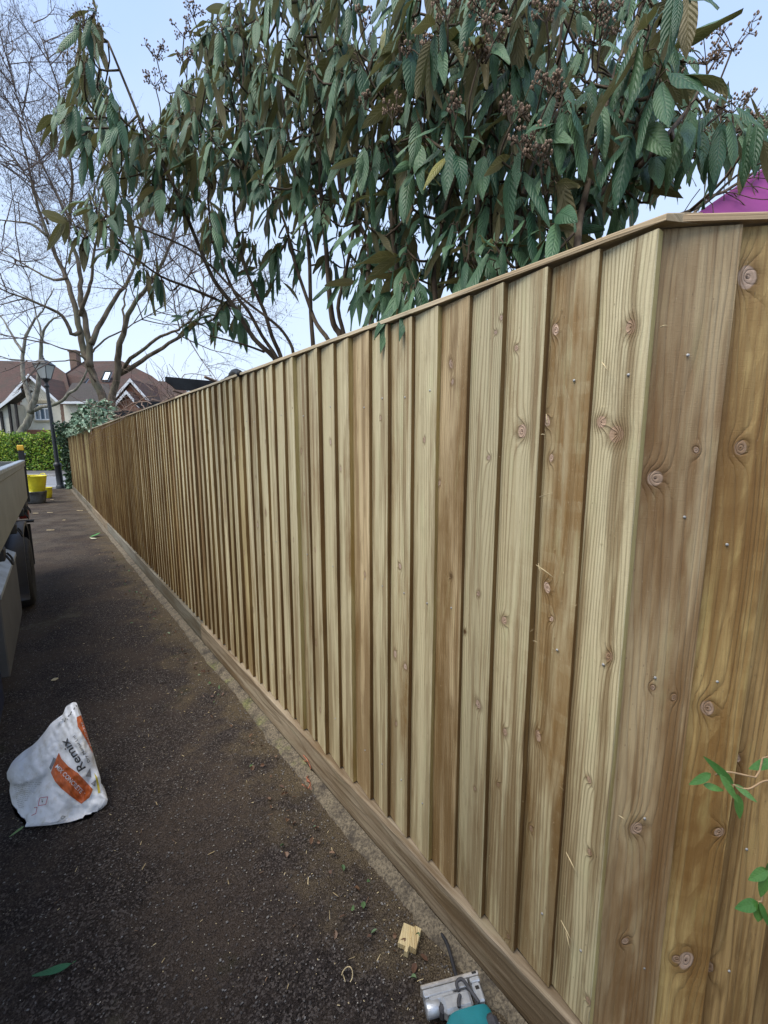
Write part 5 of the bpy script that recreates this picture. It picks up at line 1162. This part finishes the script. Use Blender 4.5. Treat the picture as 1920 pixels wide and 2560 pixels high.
# ------------------------------------------------------------------ loose matter on the ground
q = random.Random(44)
def scatter(nm, label_kind, n, fn, m, sz, parts):
    mb = MB()
    for i in range(n):
        p = fn(); s = sz()
        if p is None: continue
        a = q.uniform(0, 6.28); X = Vector((cos(a), sin(a), q.uniform(-.2, .2))); Y = Vector((-sin(a), cos(a), q.uniform(-.2, .2))); e_, w = s
        h = w*.5
        vs = [p-X*e_-Y*w, p+X*e_*.8-Y*w*q.uniform(.4, 1), p+X*e_+Y*w*.6, p-X*e_*.7+Y*w]; top = [v.lerp(p, .35)+Z*h*q.uniform(.6, 1.2) for v in vs]
        mb.add(vs+top, [(0, 1, 5, 4), (1, 2, 6, 5), (2, 3, 7, 6), (3, 0, 4, 7), (4, 5, 6, 7)], q.randrange(parts), None, q.random()*40)
    return tag(mb.build(nm, m), kind='stuff')
def nearp(smin, smax, nmin, nmax, pw=1.8, edge=0):
    def f():
        s = smin+(smax-smin)*q.random()**pw; n_ = q.uniform(nmin, nmax)
        if edge and q.random() > exp((n_-.8)*edge): return None
        p = FP(s, n_, .002); p.z = gz(p.x, p.y); return p
    return f
gm = [plain('grit_dark', (.075, .066, .06), .9, 30, .4, 0), plain('grit_brown', (.10, .08, .065), .9, 30, .4, 0), plain('grit_grey', (.17, .16, .15), .9, 30, .4, 0)]
scatter('gravel_grit', '', 19000, nearp(.0, 6.5, -.9, .86, 1.5), gm, lambda: (q.uniform(.0014, .0044), q.uniform(.0012, .0038)), 3)
lg = [plain('pale_grit', (.45, .41, .34), .8, 30, .3, 0), plain('sawdust_chip', (.52, .42, .24), .8, 30, .3, 0)]
scatter('sawdust', '', 5200, nearp(.0, 5.5, -.7, .88, 1.5, 1.3), lg, lambda: (q.uniform(.001, .0028)*(1 if q.random() < .93 else 2.2), q.uniform(.0007, .0018)), 2)
scatter('wood_shavings', '', 420, nearp(.3, 9, -.1, .86, 1.3, 1.5), [lg[1], plain('dead_leaf_bit', (.14, .085, .05), .9, 20, .4, 0), plain('straw_bit', (.34, .26, .14), .9, 20, .3, 0)], lambda: (q.uniform(.004, .016), q.uniform(.001, .0024)), 3)
lit = [leafm('litter_brown', (.10, .05, .03), (.2, .12, .07)), leafm('litter_green', (.05, .10, .04), (.12, .2, .08))]
mb = MB()
for k in range(170):
    s = .25+8*q.random()**1.5; n_ = .80-abs(q.gauss(0, .10)); p = FP(s, n_, .012); qleaf(mb, p, q.uniform(.012, .032), q.uniform(.008, .02), q, Vector((0, 0, 1.2)), 0 if q.random() < .7 else 1)
tag(mb.build('leaf_litter', lit), kind='stuff')
# far scattered white chips and twigs on the drive
mb = MB()
for (x, y, w) in ((130, 1249, .10), (89, 1283, .12), (125, 1281, .12), (126, 1325, .13), (200, 1276, .14), (160, 1300, .05), (137, 1698, .03)):
    p = atz(x, y, .012); mb.box(p, (w, .03, .008), Vector((1, .1, 0)).normalized(), bev=.003)
tag(mb.build('wood_chips', lg[1]), kind='stuff')
# shavings and splinters stuck to the near boards
mb = MB()
for (x0, y0, x1, y1) in ((1348, 1243, 1382, 1232), (1340, 1412, 1384, 1444), (1346, 1408, 1349, 1430), (1366, 1035, 1368, 1065), (1352, 1086, 1362, 1087), (1332, 1602, 1342, 1605), (1650, 818, 1668, 813), (1415, 2130, 1445, 2192), (1402, 2300, 1430, 2356), (1415, 2330, 1425, 2375), (1504, 905, 1518, 926), (541, 1670, 557, 1612), (1546, 2038, 1562, 2050)):
    a, b = atN(x0, y0, FD-.022), atN(x1, y1, FD-.03); mb.tube([a, (a+b)/2+Vector((0, 0, .001)), b], [.0008, .0013, .0006], 4)
for k in range(260):
    i = q.randrange(0, 9); s = EDG[i]+q.uniform(-.002, .10); p = FP(s, FD-.0155+.011*min(1, (s-EDG[i])/.11), q.uniform(.18, 1.9)); d_ = Vector((q.gauss(0, 1), q.gauss(0, 1), q.gauss(0, 1))).normalized(); l = q.uniform(.0015, .006); mb.tube([p-d_*l, p+d_*l], .0004, 3)
tag(mb.build('splinters', lg[1]), kind='stuff')

cc = atz(868, 2440, .012); mb = MB(); mb.tube(smooth([cc+Vector((.016*cos(a), .020*sin(a), .004+.003*sin(a*2))) for a in [-.9, -.3, .4, 1.1, 1.8, 2.6, 3.2]], 3), [.0016]*19, 5); mb.tube([cc+Vector((-.012, .0, .004)), cc+Vector((-.004, -.018, .006))], .0014, 4)
tag(mb.build('wood_shaving', lg[1], origin=cc), 'pale curled wood shaving lying on the tarmac left of the jigsaw', 'shaving')
